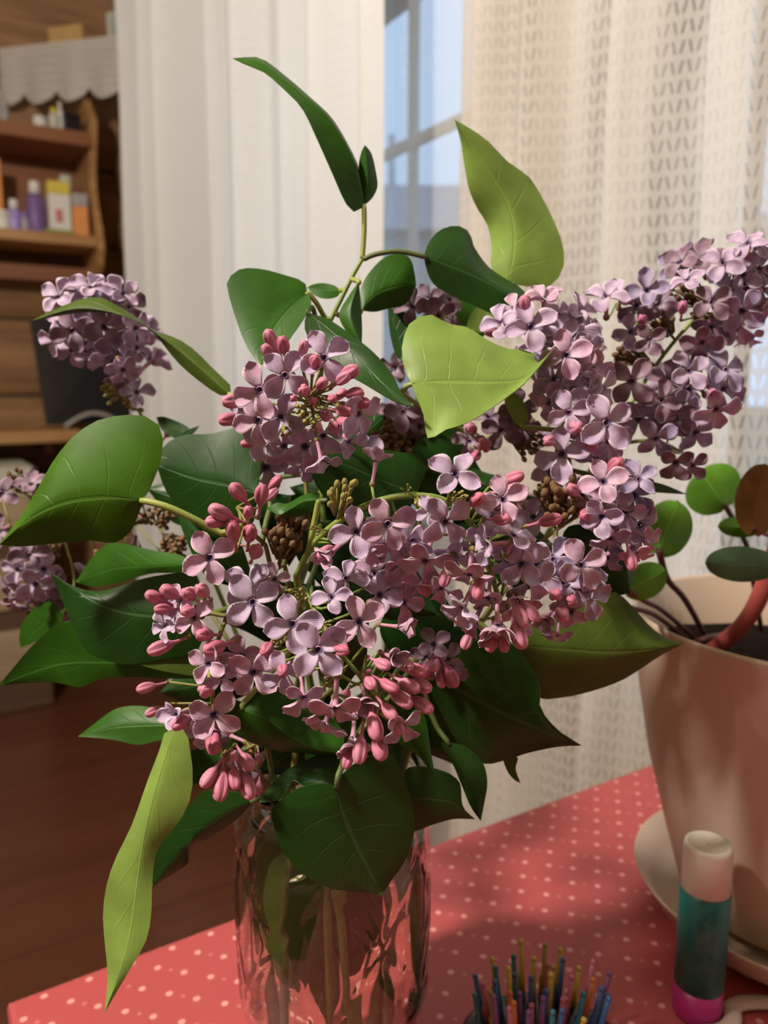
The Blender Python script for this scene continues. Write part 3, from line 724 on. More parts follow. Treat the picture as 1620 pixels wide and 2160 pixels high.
for pm in ('petal_pink', 'petal_lav', 'petal_blue', 'petal_mauve'):
    PM[pm] = []
    for k, (cup, wv_) in enumerate(((1.0, 0), (.5, 1), (1.5, -.6))):
        a, f_, u_ = petal_mesh('petal', cup, wv_); me = mesh('petal', a, f_, M[pm], uvs=u_); PM[pm].append(me)
def tube_mesh():
    b = MB(); b.lathe([(.004, -.10), (.05, -.08), (.075, -.01), (.10, .015)], (0, 0, 0), 10, 2); b.lathe([(.10, .015), (.125, .005), (.13, -.03), (.10, -.15), (.085, -.5), (.085, -.9), (.10, -1.0)], (0, 0, 0), 10)
    b.lathe([(.105, -.93), (.135, -.96), (.13, -1.08), (.06, -1.16), (.01, -1.17)], (0, 0, 0), 10, 1)
    return mesh('floret', b.v, b.f, [M['tube'], M['calyx'], M['throat']], b.m)
TUBE = tube_mesh()
def bud_mesh(mat):
    n = 24; prof = [(.10, -1.0), (.085, -.8), (.10, -.3), (.16, -.1), (.27, .08), (.36, .34), (.395, .64), (.37, .92), (.28, 1.14), (.15, 1.26), (.005, 1.29)]
    vs_, fs = [], []
    for r_, z in prof:
        for k in range(n):
            a = 2*math.pi*k/n; gr = abs(math.sin(2*a)); lob = (1.06-.36*(1-gr)**2.2*min(1, z/.4)) if z > 0 else 1
            vs_.append((r_*lob*math.cos(a), r_*lob*math.sin(a), z))
    fs = [(i*n+k, i*n+(k+1) % n, (i+1)*n+(k+1) % n, (i+1)*n+k) for i in range(len(prof)-1) for k in range(n)]; fm = [0]*len(fs)
    o = len(vs_); c = [(.10, -.9), (.14, -.95), (.12, -1.1), (.03, -1.18)]
    for r_, z in c:
        for k in range(8): a = 2*math.pi*k/8; vs_.append((r_*math.cos(a), r_*math.sin(a), z))
    f2 = [(o+i*8+k, o+i*8+(k+1) % 8, o+(i+1)*8+(k+1) % 8, o+(i+1)*8+k) for i in range(3) for k in range(8)]
    return mesh('bud', vs_, fs+f2, [mat, M['calyx']], fm+[1]*len(f2))
BUD = {'bud': bud_mesh(M['bud']), 'bud_dark': bud_mesh(M['bud_dark'])}
def basis(n, roll):
    n = n.normalized(); a = RT - n*RT.dot(n)
    if a.length < .15: a = UP - n*UP.dot(n)
    a.normalize(); b_ = n.cross(a); c, s = math.cos(roll), math.sin(roll)
    x = a*c+b_*s; y = n.cross(x)
    return Matrix((x, y, n)).transposed().to_4x4()
def floret(parent, P, n, r, pm, roll=None, open_=0.0, jit=.16, npet=4):
    roll = random.uniform(0, 1.57) if roll is None else roll
    mw = Matrix.Translation(P) @ basis(n, roll) @ Matrix.Scale(r, 4)
    o = link('floret', TUBE, parent, mw)
    for k in range(npet):
        me = PM[pm][random.choice((0, 0, 1, 2))]
        ang = 2*math.pi*k/npet+random.uniform(-jit, jit)*.7
        loc = Matrix.Rotation(ang, 4, 'Z') @ Matrix.Rotation(-(open_+random.uniform(-jit, jit)), 4, 'Y') @ Matrix.Rotation(random.uniform(-jit, jit), 4, 'X') @ Matrix.Scale(random.uniform(.92, 1.06), 4)
        p = bpy.data.objects.new('petal', me); C.objects.link(p); p.parent = o; p.matrix_basis = loc
    return o
def bud(parent, P, n, r, kind='bud'):
    # P: the middle of the bud's head
    mw = Matrix.Translation(P-n.normalized()*r*.5) @ basis(n, random.uniform(0, 3)) @ Matrix.Scale(r, 4)
    return link('bud', BUD[kind], parent, mw)

JMOUTH = Vector((JX, JY, .146))
BR = {}
EX = []                                                  # points and radii of stems already laid
def dense(P, step=.002):
    n_ = max(4, int(sum((b_-a).length for a, b_ in zip(P, P[1:]))/step)); return catmull(P, n_)
def route(P, rad):
    X = np.array([tuple(p) for p in dense(P)]); E = np.array([e[0] for e in EX]) if EX else np.zeros((0, 3)); Er = np.array([e[1] for e in EX])
    n_ = len(X); wgt = np.minimum(1, np.minimum(np.arange(n_)+6, n_-1-np.arange(n_))/8.0)[:, None]; wgt[-1] = 0
    for it in range(160):
        if len(E):
            D = X[:, None, :]-E[None, :, :]; L = np.sqrt((D*D).sum(2))+1e-9; need = rad+Er[None, :]+.0009-L
            k = need.argmax(1); i_ = np.arange(n_); pen = np.maximum(0, need[i_, k]); dirs = D[i_, k]/L[i_, k][:, None]
            dirs[:, 2] *= .3; dirs /= np.linalg.norm(dirs, axis=1)[:, None]+1e-9
            mv = dirs*pen[:, None]*.6
            for _ in range(5): mv[1:-1] = np.maximum(abs(mv[1:-1]), 0)*np.sign(mv[1:-1])*.5+.25*(mv[:-2]+mv[2:])
            X += mv*wgt
        if it < 150:
            Y = X.copy(); Y[1:-1] = .5*X[1:-1]+.25*(X[:-2]+X[2:]); X = X+(Y-X)*wgt*.5
        inj = X[:, 2] < .155; dx = X[:, :2]-np.array([JX, JY]); r_ = np.linalg.norm(dx, axis=1); mx = np.where(X[:, 2] < .045, .031, .0355)
        f_ = np.where(inj & (r_ > mx), mx/np.maximum(r_, 1e-9), 1.0); X[:, :2] = np.array([JX, JY])+dx*f_[:, None]
        X[0, 2] = .0125
    return [Vector(x) for x in X]
DEF = []
def branch(*a, **k): DEF.append((a, k))
def make_branch(key, label, axes, stem_end, flowers=(), buds=(), Rr=.020, pm='petal_pink', bk='bud', fill=10, fillbud=6, name='lilac_branch', stem_mat='stem_wood', via=None, d_fix=0.0, mixpm=None, srad=.0016, fillr=.0085):
    e = empty(name, (JX+stem_end[0], JY+stem_end[1], .0095), label, 'branch', 'lilac branches standing in the jar')
    BR[key] = e; sb = MB(); AX = []
    for ai, ax in enumerate(axes):
        P = catmull([at(*p) for p in ax], max(12, 5*len(ax))); AX.append(P)
        if ai == 0:
            foot = Vector((JX+stem_end[0], JY+stem_end[1], .0115)); lean_ = Vector((P[0].x-JX, P[0].y-JY, 0)); lean_ = lean_.normalized()*.022; mouth = JMOUTH+lean_+Vector((stem_end[0]*.5, stem_end[1]*.5, 0)); foot += lean_*.5
            mid_ = [at(*v_) for v_ in via] if via else []
            path = route([foot, mouth]+mid_+[P[0]], srad*1.15); nlow = len(path)-1; path = path[:-1]+P; EX.extend((tuple(q), srad*1.15) for q in path[:nlow])
            k = len(path); sb.tube(path, [srad*1.15+(srad*.45-srad*1.15)*i/(k-1) for i in range(k)], 8)
            e['_n'] = 0; main = (path, [srad*1.15+(srad*.45-srad*1.15)*i/(k-1) for i in range(k)])
        else:
            near = min(AX[0], key=lambda q: (q-P[0]).length); sb.tube([near]+P, [srad*.6]+[srad*.6-srad*.25*i/len(P) for i in range(len(P))], 6)
    del e['_n']
    PATHS[key] = [q for q in path[int(len(path)*.3):]]+[q for a in AX[1:] for q in dense(a)]
    allp = [(p, (a[min(i+1, len(a)-1)]-a[max(i-1, 0)]).normalized()) for a in AX for i, p in enumerate(a)]
    px = [topx(p) for p, _ in allp]
    def place(fx, fy, d=None):
        i = min(range(len(px)), key=lambda q: (px[q][0]-fx)**2+(px[q][1]-fy)**2)
        A, tg = allp[i]; dA = px[i][2]; lat = at(fx, fy, dA)-A; l = lat.length
        off = math.sqrt(max(0, Rr*Rr-l*l)); dep = (dA-off+random.uniform(-.0015, .0015)) if d is None else d
        P = at(fx, fy, dep); return P, A, tg
    for f_ in flowers:
        fx, fy, r = f_[:3]; tilt = f_[3] if len(f_) > 3 else None; roll = R(f_[4]) if len(f_) > 4 and f_[4] is not None else None; op = f_[5] if len(f_) > 5 else random.uniform(-.12, .18)
        P, A, tg = place(fx, fy); dz_ = 0; d_ = topx(P)[2]; rr_ = r*1.08*d_/F
        while dz_ < .010 and any((P-q).length < .66*(rr_+r2) for q, r2 in FL): dz_ += .002; P = at(fx, fy, d_+dz_)
        FL.append((P, rr_)); vd = (CAM-P).normalized()
        nA = (P-A).normalized()+tg*.35+Vector((random.uniform(-.15, .15) for _ in range(3)))
        if tilt: 
            tx, ty = tilt; c_ = math.sqrt(max(.0, 1-tx*tx-ty*ty)); nh = vd*c_+RT*tx-UP*ty; nn = nh
        else: nn = nA
        nn.normalize(); rw = r*1.08*topx(P)[2]/F
        pmx = random.choice(mixpm) if mixpm else pm
        reg_obj(key, 'floret', floret(e, P, nn, rw, pmx, roll, op))
        B = P-nn*rw*1.16; sb.tube([B, B.lerp(A, .5)-UP*.0008, A], .0005, 5)
    for f_ in buds:
        fx, fy = f_[:2]; r = f_[2] if len(f_) > 2 else 24
        P, A, tg = place(fx, fy); nn = ((P-A).normalized()+tg*.4+Vector((random.uniform(-.2, .2) for _ in range(3)))).normalized()
        if len(f_) > 3:
            tx, ty = f_[3]; nn = ((CAM-P).normalized()*math.sqrt(max(0, 1-tx*tx-ty*ty))+RT*tx-UP*ty).normalized()
        rw = r*1.33*topx(P)[2]/F; reg_obj(key, 'bud', bud(e, P, nn, rw, bk)); B = P-nn*rw*1.68; sb.tube([B, B.lerp(A, .5), A], .0005, 5)
    random.seed(len(key)*7+fill)
    for k in range(fill+fillbud):
        A, tg = random.choice(allp[2:]); dr_ = Vector((random.gauss(0, 1) for _ in range(3))); dr_ -= tg*dr_.dot(tg); dr_.normalize()
        fr_ = dr_.dot((CAM-A).normalized()); rad_ = Rr*(.45 if fr_ > .3 else random.uniform(.6, .95)); P = A+dr_*rad_+tg*.003; nn = (dr_+tg*.4).normalized()
        if any((P-q).length < .6*(fillr+r2) for q, r2 in FL): continue
        if k < fill:
            rw = fillr*random.uniform(.85, 1.1); FL.append((P, rw)); reg_obj(key, 'floret', floret(e, P, nn, rw, random.choice(mixpm) if mixpm else pm, None, random.uniform(-.1, .5)))
        else: rw = fillr*.5; reg_obj(key, 'bud', bud(e, P, nn, rw, bk))
        B = P-nn*rw*1.1; sb.tube([B, A], .0005, 5)
    sb.build('stem', M[stem_mat], e); mt_ = MB().tube(*main, 6); reg(key, 'stem', mt_.v, mt_.f)
    return e
def dry(parent, px, py, d, rpx, n=26, mat='dry', root=None):
    key = next(k for k, v_ in BR.items() if v_ == parent); b = MB(); c = at(px, py, d); r = rpx*d/F; base = min(PATHS[key], key=lambda q: (q-root).length)
    for _ in range(n):
        dr_ = Vector((random.gauss(0, 1) for _ in range(3))).normalized(); P = c+dr_*r*random.uniform(.45, 1)
        b.ball(P, r*.17, 7, 0, 1.35, (P-base).normalized()); b.tube([base.lerp(P, .4), P], r*.06, 4)
    b.tube([base, c], r*.1, 5)
    o = b.build('dried_buds', M[mat], parent); tag(o, kind='stuff'); reg(key, 'dry', b.v, b.f); return o

# front ball of flowers and buds
branch('ball', 'lilac branch whose round cluster shows pink buds at the centre of open flowers',
  [[(640, 960, .335), (640, 900, .300), (645, 850, .280), (655, 835, .268)]], (-.006, .010),
  [(601, 791, 58, (0, -.1), 50), (548, 822, 60, (-.3, 0), 20), (684, 754, 58, (.1, -.3), 30), (593, 880, 56, (-.2, .1), 60), (545, 886, 55, (-.4, .2), 15),
   (643, 941, 58, (0, .5), 20, .3), (681, 917, 50, (.2, .6), 40, .4), (755, 873, 52, (.75, .3), 20), (560, 985, 55, (-.2, .3), 25), (770, 985, 70, (-.15, .05), 65), (726, 973, 40, (0, .3)),
   (600, 940, 52, (-.1, .5)), (560, 930, 50, (-.4, .4)), (690, 962, 48, (.1, .6)), (520, 860, 44, (-.6, 0)), (735, 930, 44, (.5, .5)), (640, 985, 45, (0, .7))],
  [(572, 718, 26, (-.3, -.7)), (598, 730, 26, (-.1, -.6)), (566, 745, 24, (-.3, -.6)), (643, 825, 25, (-.1, -.2)), (664, 766, 25, (.1, -.5)), (678, 810, 23, (.3, -.3)), (735, 787, 28, (.6, -.4)), (746, 831, 26, (.7, -.1)), (722, 800, 24, (.5, -.4)),
   (687, 875, 26, (.2, .1)), (723, 867, 24, (.6, .1)), (495, 846, 30, (-.7, 0)), (486, 884, 28, (-.7, .1)), (726, 892, 26, (.6, .3)), (527, 958, 28, (-.4, .3)), (660, 845, 18, (0, 0)), (700, 840, 18, (.3, 0)), (620, 840, 16, (-.2, 0)), (760, 850, 24, (.8, 0)), (780, 862, 22, (.8, .1)), (640, 735, 22, (.1, -.6)), (705, 900, 24, (.3, .4)), (668, 900, 22, (.1, .4))],
  .0235, 'petal_lav', 'bud', 2, 4, mixpm=('petal_lav', 'petal_lav', 'petal_pink'), via=[(660, 1300, .34)])
# arching panicle, right
branch('arch', 'lilac branch with a bare green arching stalk and a drooping pink panicle',
  [[(625, 1215, .292), (660, 1150, .281), (720, 1096, .270), (800, 1056, .262), (880, 1045, .259), (950, 1062, .260), (1010, 1130, .264), (1040, 1220, .268), (1060, 1300, .273)]], (.010, .004),
  [(960, 1000, 58, (.15, -.4), 60), (939, 1100, 60, (.35, .3), 35), (818, 1105, 60, (.1, .15), 25), (1061, 1054, 55, (.2, -.3), 20), (1030, 1148, 48, (-.93, .1), 0), (1084, 1130, 50, (.3, -.75)),
   (1099, 1190, 56, (.25, .2), 40), (990, 1212, 55, (-.1, .85)), (898, 1182, 58, (-.2, .75), 20), (1118, 1225, 58, (.5, .5), 30), (850, 1190, 50, (-.1, .75), 45, .4), (978, 1278, 52, (-.35, .8), 30, .3),
   (1000, 1312, 52, (-.4, .82), 10, .2), (1049, 1318, 55, (0, .88), 45, .5), (1088, 1265, 55, (.3, .7), 20, .5), (1130, 1190, 45, (.7, .2)), (930, 1240, 50, (-.3, .8)), (870, 1140, 50, (-.3, .5)), (1040, 1090, 48, (.4, -.2)),
   (751, 1122, 58, (.15, -.05), 15), (1070, 1180, 44, (.2, .5)), (1000, 1150, 44, (-.2, .5)), (905, 1080, 36, (0, -.2)), (960, 1170, 46, (-.2, .6)), (1030, 1260, 48, (-.1, .8)), (815, 1150, 50, (-.2, .6)), (780, 1155, 42, (-.3, .4)), (870, 1225, 46, (0, .8)), (700, 1165, 44, (-.6, .5), 30, .9)],
  [(1081, 1009, 26, (.8, -.3)), (1083, 1034, 28, (.8, -.1)), (1004, 1056, 26, (.5, -.4)), (1055, 1095, 26, (.6, 0)), (1158, 1098, 28, (.8, -.2)), (900, 1233, 26, (-.1, .9)), (1099, 1298, 28, (.3, .8)), (1093, 1338, 32, (.3, .85)), (1120, 1290, 24, (.5, .7)), (1062, 1350, 26, (.1, .9)), (690, 1165, 30, (-.5, .3)), (1010, 1240, 26, (-.2, .9)), (940, 1215, 24, (-.2, .9)), (985, 1350, 22, (-.3, .8)), (1035, 1352, 24, (-.1, .9))],
  .021, 'petal_pink', 'bud', 2, 3, stem_mat='stem', srad=.0020, via=[(650, 1420, .33)], mixpm=('petal_pink', 'petal_pink', 'petal_lav'))
# front panicle, centre
branch('front', 'lilac branch with the foremost panicle of open pink flowers over drooping buds',
  [[(640, 1240, .286), (672, 1300, .271), (710, 1365, .265), (765, 1435, .263), (800, 1500, .265)]], (.002, -.008),
  [(618, 1316, 62, (-.05, 0), 12), (671, 1371, 66, (0, .1), 42), (757, 1312, 62, (.15, -.05), 30), (533, 1270, 64, (-.1, -.05), 40), (526, 1235, 58, (-.1, -.2), 55), (535, 1418, 60, (-.1, .3), 50), (511, 1385, 52, (-.3, .1), 10),
   (640, 1470, 50, (.1, .75), 30), (707, 1492, 62, (-.05, .85), 45, -.1), (686, 1525, 52, (-.3, .85), 20), (745, 1555, 52, (-.05, .88), 30, .55), (770, 1475, 46, (.1, .5), 20, .9), (825, 1385, 42, (.5, .2), 30, .9), (840, 1322, 42, (.85, .1), 30, 1.0),
   (600, 1420, 50, (-.2, .4), 20), (700, 1260, 44, (.1, -.4), 15), (800, 1255, 50, (.4, -.3)), (790, 1210, 50, (.3, -.5)), (730, 1220, 50, (.1, -.5)), (850, 1270, 46, (.5, .1)), (845, 1530, 48, (.3, .6))],
  [(872, 1412, 28, (.8, .3)), (885, 1445, 28, (.8, .35)), (862, 1445, 27, (.75, .4)), (845, 1475, 29, (.7, .45)), (888, 1485, 29, (.75, .5)), (790, 1530, 32, (.2, .85)), (800, 1572, 32, (.15, .85)), (835, 1525, 26, (.4, .75)), (718, 1371, 24, (.6, .1)), (760, 1580, 30, (-.1, .9)), (564, 1368, 27, (-.2, .3)), (820, 1445, 26, (.7, .4)), (850, 1400, 26, (.75, .3)), (735, 1600, 22, (-.3, .85)),
   (597, 1413, 24, (0, .3)), (805, 1400, 24, (.6, .3)), (820, 1500, 26, (.5, .6)), (780, 1440, 24, (.3, .4))],
  .0215, 'petal_pink', 'bud', 0, 5, via=[(670, 1400, .33)], stem_mat='stem', mixpm=('petal_pink', 'petal_lav', 'petal_pink'))
# front left panicle
branch('frontleft', 'lilac branch with pink buds and flowers hanging down on the front left',
  [[(600, 1190, .306), (540, 1230, .298), (480, 1300, .286), (450, 1400, .284), (450, 1500, .288), (475, 1610, .294)], [(560, 1150, .298), (520, 1110, .290), (500, 1070, .288)], [(480, 1300, .284), (420, 1290, .284), (370, 1290, .287)]], (-.012, -.004),
  [(443, 1176, 60, (-.15, -.05), 25), (410, 1303, 46, (-.3, .05), 35), (452, 1507, 58, (-.05, .25), 55), (579, 1222, 36, (.2, -.2)), (440, 1400, 48, (-.4, .2)), (385, 1270, 42, (-.5, -.2)), (350, 1320, 38, (-.7, .1)), (375, 1505, 42, (-.6, .2), 10, .7), (425, 1545, 40, (-.3, .5)), (470, 1425, 40, (-.3, .2)),
   (365, 1300, 36, (-.6, 0))],
  [(504, 1040, 28, (-.5, -.6)), (551, 1046, 28, (.1, -.8)), (468, 1082, 32, (-.7, -.3)), (458, 1100, 26, (-.8, 0)), (492, 1122, 32, (-.1, -.6)), (527, 1127, 28, (.1, -.6)), (539, 1165, 28, (.2, -.4)), (524, 1082, 22, (0, -.5)),
   (329, 1261, 26, (-.7, -.3)), (360, 1250, 28, (-.6, -.3)), (428, 1247, 28, (-.3, -.3)), (341, 1365, 30, (-.8, .3)), (434, 1339, 28, (-.5, 0)), (455, 1365, 32, (-.6, .2)), (435, 1457, 30, (-.2, -.1)), (384, 1522, 26, (-.6, .4)), (450, 1562, 32, (0, .7)), (493, 1593, 20, (.1, .3)), (520, 1605, 26, (.4, .6)), (467, 1655, 34, (-.1, .8)), (520, 1655, 32, (.3, .8)), (442, 1638, 26, (-.5, .7)), (495, 1640, 26, (.1, .8)), (400, 1290, 24, (-.5, 0)), (345, 1285, 22, (-.7, 0)), (310, 1450, 22, (-.8, .2)), (325, 1500, 20, (-.7, .3)), (400, 1255, 26, (-.4, -.3))],
  .020, 'petal_pink', 'bud', 0, 4, via=[(640, 1420, .335)], mixpm=('petal_pink', 'petal_pink', 'petal_lav'))
# tall back right
branch('right', 'upright lavender lilac branch beside the heart-shaped pale leaf',
  [[(1110, 1180, .345), (1150, 1040, .335), (1185, 900, .328), (1190, 780, .327), (1160, 690, .330), (1145, 650, .333)], [(1190, 860, .328), (1260, 870, .325)]], (.016, .010),
  [(1185, 958, 62, (-.05, 0), 10), (1120, 690, 60, (0, -.4), 15), (1057, 680, 44, (-.5, -.4)), (1147, 632, 46, (0, -.8)), (1164, 707, 46), (1210, 700, 58, (.2, -.6)), (1248, 714, 44, (.6, -.3)), (1195, 749, 55, (0, -.2)), (1237, 743, 46, (.5, -.1)),
   (1248, 780, 48, (.5, 0)), (1210, 822, 55, (.1, 0), 35), (1170, 800, 50, (-.2, 0)), (1241, 845, 48, (.4, .1)), (1279, 892, 62, (.2, -.1), 35), (1283, 930, 50, (.4, .2)), (1200, 870, 46, (0, 0)), (1150, 760, 46, (-.4, 0)), (1180, 665, 44, (.2, -.6)), (1225, 660, 44, (.5, -.5)), (1160, 850, 44, (-.3, .2)), (1240, 900, 46, (.3, .1)), (1130, 730, 42, (-.5, 0)), (1270, 820, 46, (.7, 0)), (1085, 650, 40, (-.4, -.6)), (1190, 720, 50, (.1, -.3)), (1255, 960, 44, (.3, .3)), (1220, 780, 50, (.2, -.1))],
  [(1109, 648, 28, (-.1, -.7)), (1215, 902, 30, (.1, 0)), (1280, 984, 32, (.6, .2)), (1245, 940, 26, (.3, .1)), (1160, 930, 24, (-.3, 0)), (1040, 700, 22, (-.8, -.2))],
  .023, 'petal_lav', 'bud', 8, 5, mixpm=('petal_lav', 'petal_lav', 'petal_pink'), fillr=.0105)
branch('rightlow', 'lilac branch with violet flowers spilling toward the plant pot',
  [[(1090, 1190, .330), (1170, 1120, .318), (1260, 1070, .312), (1310, 1090, .312), (1325, 1140, .314)], [(1170, 1170, .300), (1200, 1220, .298), (1195, 1300, .298)]], (.018, .000),
  [(1273, 1017, 52, (0, -.3), 15), (1347, 1011, 46, (.3, -.4)), (1335, 1045, 48, (.4, 0)), (1270, 1090, 52, (-.2, .3), 20, .4), (1318, 1078, 48, (.1, .1)), (1288, 1135, 46, (-.2, .7)), (1347, 1108, 46, (.6, .1)), (1358, 1140, 42, (.6, .4)), (1282, 1175, 40, (-.2, .8)), (1341, 1165, 42, (.3, .8)), (1310, 1120, 44, (.1, .4)),
   (1227, 1192, 56, (.3, -.1), 30), (1238, 1255, 52, (.4, .2), 10), (1167, 1180, 52, (-.1, -.3)), (1190, 1228, 48, (0, 0)), (1155, 1304, 36, (-.3, .5), 20, .8), (1176, 1340, 34, (-.1, .85)), (1215, 1230, 44, (.2, 0)), (1205, 1290, 44, (.2, .4)), (1250, 1215, 42, (.7, 0)), (1230, 1045, 44, (-.3, -.2)), (1150, 1220, 42, (-.3, .2)), (1300, 1050, 46, (.1, -.2))],
  [(1173, 1252, 28, (-.1, .2)), (1185, 1292, 28, (.1, .4)), (1297, 986, 32, (.3, -.4)), (1240, 1085, 26, (-.5, .2)), (1330, 1180, 24, (.2, .9)), (1205, 1265, 22, (.2, .2)), (1210, 1035, 24, (-.4, -.4))],
  .020, 'petal_lav', 'bud', 4, 5, mixpm=('petal_lav', 'petal_blue', 'petal_pink'), fillr=.0095)
# far right long panicle
branch('farright', 'long loose lavender lilac branch reaching across the lace curtain',
  [[(1200, 1060, .372), (1290, 920, .365), (1370, 790, .360), (1440, 700, .357), (1520, 620, .357), (1610, 555, .357)], [(1330, 860, .362), (1420, 820, .358), (1510, 810, .358)], [(1280, 940, .365), (1380, 930, .361), (1450, 960, .360)], [(1400, 745, .359), (1340, 680, .359), (1300, 640, .360)]], (.020, .014),
  [(1279, 626, 50, (0, -.7)), (1436, 552, 42, (-.5, -.5)), (1484, 548, 50, (-.1, -.6)), (1365, 614, 46, (-.1, -.4)), (1344, 646, 46, (-.2, 0)), (1371, 715, 36, (-.1, .3)), (1578, 515, 46, (0, -.7)), (1525, 555, 46, (0, -.5)), (1567, 580, 46), (1608, 610, 46, (.4, 0)), (1564, 655, 52, (.2, .3)), (1555, 690, 48, (.2, .5)), (1501, 637, 44),
   (1602, 567, 46), (1578, 715, 34, (.4, .8)), (1481, 722, 44, (.1, .5)), (1481, 752, 54, (.1, .1)), (1531, 780, 50, (.5, -.3)), (1525, 820, 54, (.6, .1)), (1510, 862, 50, (.4, .5)), (1454, 782, 46), (1332, 804, 54, (-.05, 0), 50), (1407, 800, 44), (1395, 845, 46), (1424, 882, 42, (.1, .2)), (1466, 912, 48, (.4, .3)), (1347, 882, 46, (0, .1), 50), (1392, 890, 46), (1383, 925, 44, (.1, .4)), (1436, 860, 42), (1424, 975, 40, (.1, .5)), (1460, 982, 38, (.3, .4)), (1310, 620, 40, (.1, -.6)), (1420, 560, 36, (-.5, -.3)), (1540, 610, 44), (1600, 640, 44, (.4, .3)), (1595, 520, 42, (.2, -.6)), (1390, 640, 40, (.2, -.3)), (1330, 700, 38), (1450, 590, 38), (1500, 690, 42, (.1, .4)), (1450, 820, 42), (1370, 860, 42)],
  [(1355, 675, 20), (1500, 830, 20), (1440, 650, 20)],
  .026, 'petal_lav', 'bud_dark', 5, 4, mixpm=('petal_lav', 'petal_blue', 'petal_mauve'), stem_mat='stem', fillr=.0105, srad=.0018)
# left back
branch('left', 'lilac branch with a compact violet head in front of the black screen',
  [[(340, 960, .400), (300, 880, .394), (262, 800, .390), (225, 720, .388), (200, 650, .388)]], (-.020, .006),
  [(124, 626, 44, (-.5, -.4)), (160, 613, 42, (-.3, -.6)), (192, 606, 42, (0, -.7)), (222, 612, 42, (.2, -.6)), (259, 619, 38, (.5, -.5)), (153, 697, 46, (-.2, 0), 20), (122, 715, 40, (-.6, .1)), (153, 738, 42, (-.4, .4)), (220, 690, 48, (.1, 0)), (259, 683, 46, (.4, 0)), (285, 692, 38, (.7, .1)), (207, 722, 46, (0, .3)), (246, 735, 46, (.3, .3)), (288, 733, 36, (.7, .3)), (272, 648, 42, (.5, -.2)), (233, 756, 42, (.1, .6)), (259, 780, 36, (.3, .7)), (249, 797, 30, (.2, .8)), (185, 655, 44, (-.1, -.2)), (225, 650, 44, (.2, -.2)), (190, 690, 42, (-.1, .1)), (140, 660, 40, (-.4, -.1)), (270, 755, 36, (.5, .5)), (195, 750, 36, (-.2, .6))],
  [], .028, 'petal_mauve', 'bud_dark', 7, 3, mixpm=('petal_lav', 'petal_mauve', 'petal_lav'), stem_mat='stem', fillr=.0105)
branch('farleft', 'lilac branch with pale drooping flowers at the far left over the chest',
  [[(330, 1100, .410), (230, 1110, .406), (140, 1130, .402), (85, 1180, .400), (75, 1250, .400)], [(140, 1110, .404), (50, 1040, .404), (5, 1050, .404)]], (-.018, .014),
  [(5, 1040, 38, (-.4, 0)), (0, 1120, 38, (-.4, .2)), (62, 1170, 40, (0, -.1)), (38, 1200, 38, (-.4, .3)), (20, 1243, 36, (-.6, .5)), (92, 1200, 40, (.2, .1)), (75, 1232, 40, (0, .4)), (60, 1258, 36, (-.2, .8)), (105, 1270, 40, (.3, .6)), (120, 1300, 34, (.3, .8)), (95, 1292, 34, (0, .8)), (30, 1275, 32, (-.4, .8)), (48, 1165, 34, (-.3, -.2)), (110, 1240, 38, (.4, .3)), (292, 1160, 44, (-.92, -.2), 10)],
  [], .024, 'petal_lav', 'bud_dark', 5, 2, mixpm=('petal_lav', 'petal_mauve'), fillr=.0095)
# back middle, mostly hidden
branch('backmid', 'dusky mauve lilac branch half hidden behind the pale heart-shaped leaf',
  [[(900, 1000, .375), (880, 850, .372), (890, 740, .372), (900, 650, .372)], [(940, 980, .365), (1020, 930, .352), (1085, 870, .350)]], (.000, .018),
  [(870, 648, 40, (-.3, -.2)), (905, 628, 36, (0, -.6)), (948, 632, 36, (.4, -.5)), (925, 665, 40, (.2, 0)), (835, 775, 36, (-.6, .2)), (850, 868, 44, (-.2, 0)), (885, 900, 42, (.1, .3)), (830, 860, 36, (-.5, 0)), (1094, 860, 42, (.1, 0)), (1057, 908, 46, (-.1, .1)), (1030, 880, 38, (-.3, -.2)), (870, 930, 40, (0, .6)), (1100, 900, 40, (.4, .3)), (990, 930, 36, (-.2, 0))],
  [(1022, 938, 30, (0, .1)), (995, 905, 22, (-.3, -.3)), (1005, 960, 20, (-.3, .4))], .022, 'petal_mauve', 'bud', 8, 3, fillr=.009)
branch('low', 'short lilac branch with rose flowers tucked under the front panicle',
  [[(800, 1380, .330), (870, 1390, .312), (930, 1400, .306)], [(560, 1560, .31), (520, 1580, .306)]], (.006, .012),
  [(915, 1360, 40, (-.1, -.4)), (945, 1390, 38, (.3, 0)), (900, 1385, 36, (-.3, .2)), (955, 1420, 34, (.4, .5)), (925, 1410, 36, (0, .5)), (580, 1530, 30, (-.1, .5))],
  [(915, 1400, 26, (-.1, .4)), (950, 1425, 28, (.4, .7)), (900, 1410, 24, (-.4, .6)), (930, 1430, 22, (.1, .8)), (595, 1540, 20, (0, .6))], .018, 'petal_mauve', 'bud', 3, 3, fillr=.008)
# leafy shoot
branch('shoot', 'flowerless green shoot rising highest with a long curled leaf',
  [[(690, 690, .330), (715, 640, .328), (745, 580, .327), (765, 545, .327)]], (-.002, .016), (), (), .02, 'petal_lav', 'bud', 0, 0, stem_mat='stem', srad=.0019, via=[(700, 1350, .35), (670, 900, .345)])
for a, k in DEF:                                          # the flower spikes are fixed first, then the stems find their way between them
    for ax in a[2]: EX.extend((tuple(q), .0012) for q in dense([at(*p) for p in ax])[6:])
for a, k in DEF: make_branch(*a, **k)
reg_obj('jar', 'jar', next(c for c in jar.children if c.name.startswith('jar_wall')))
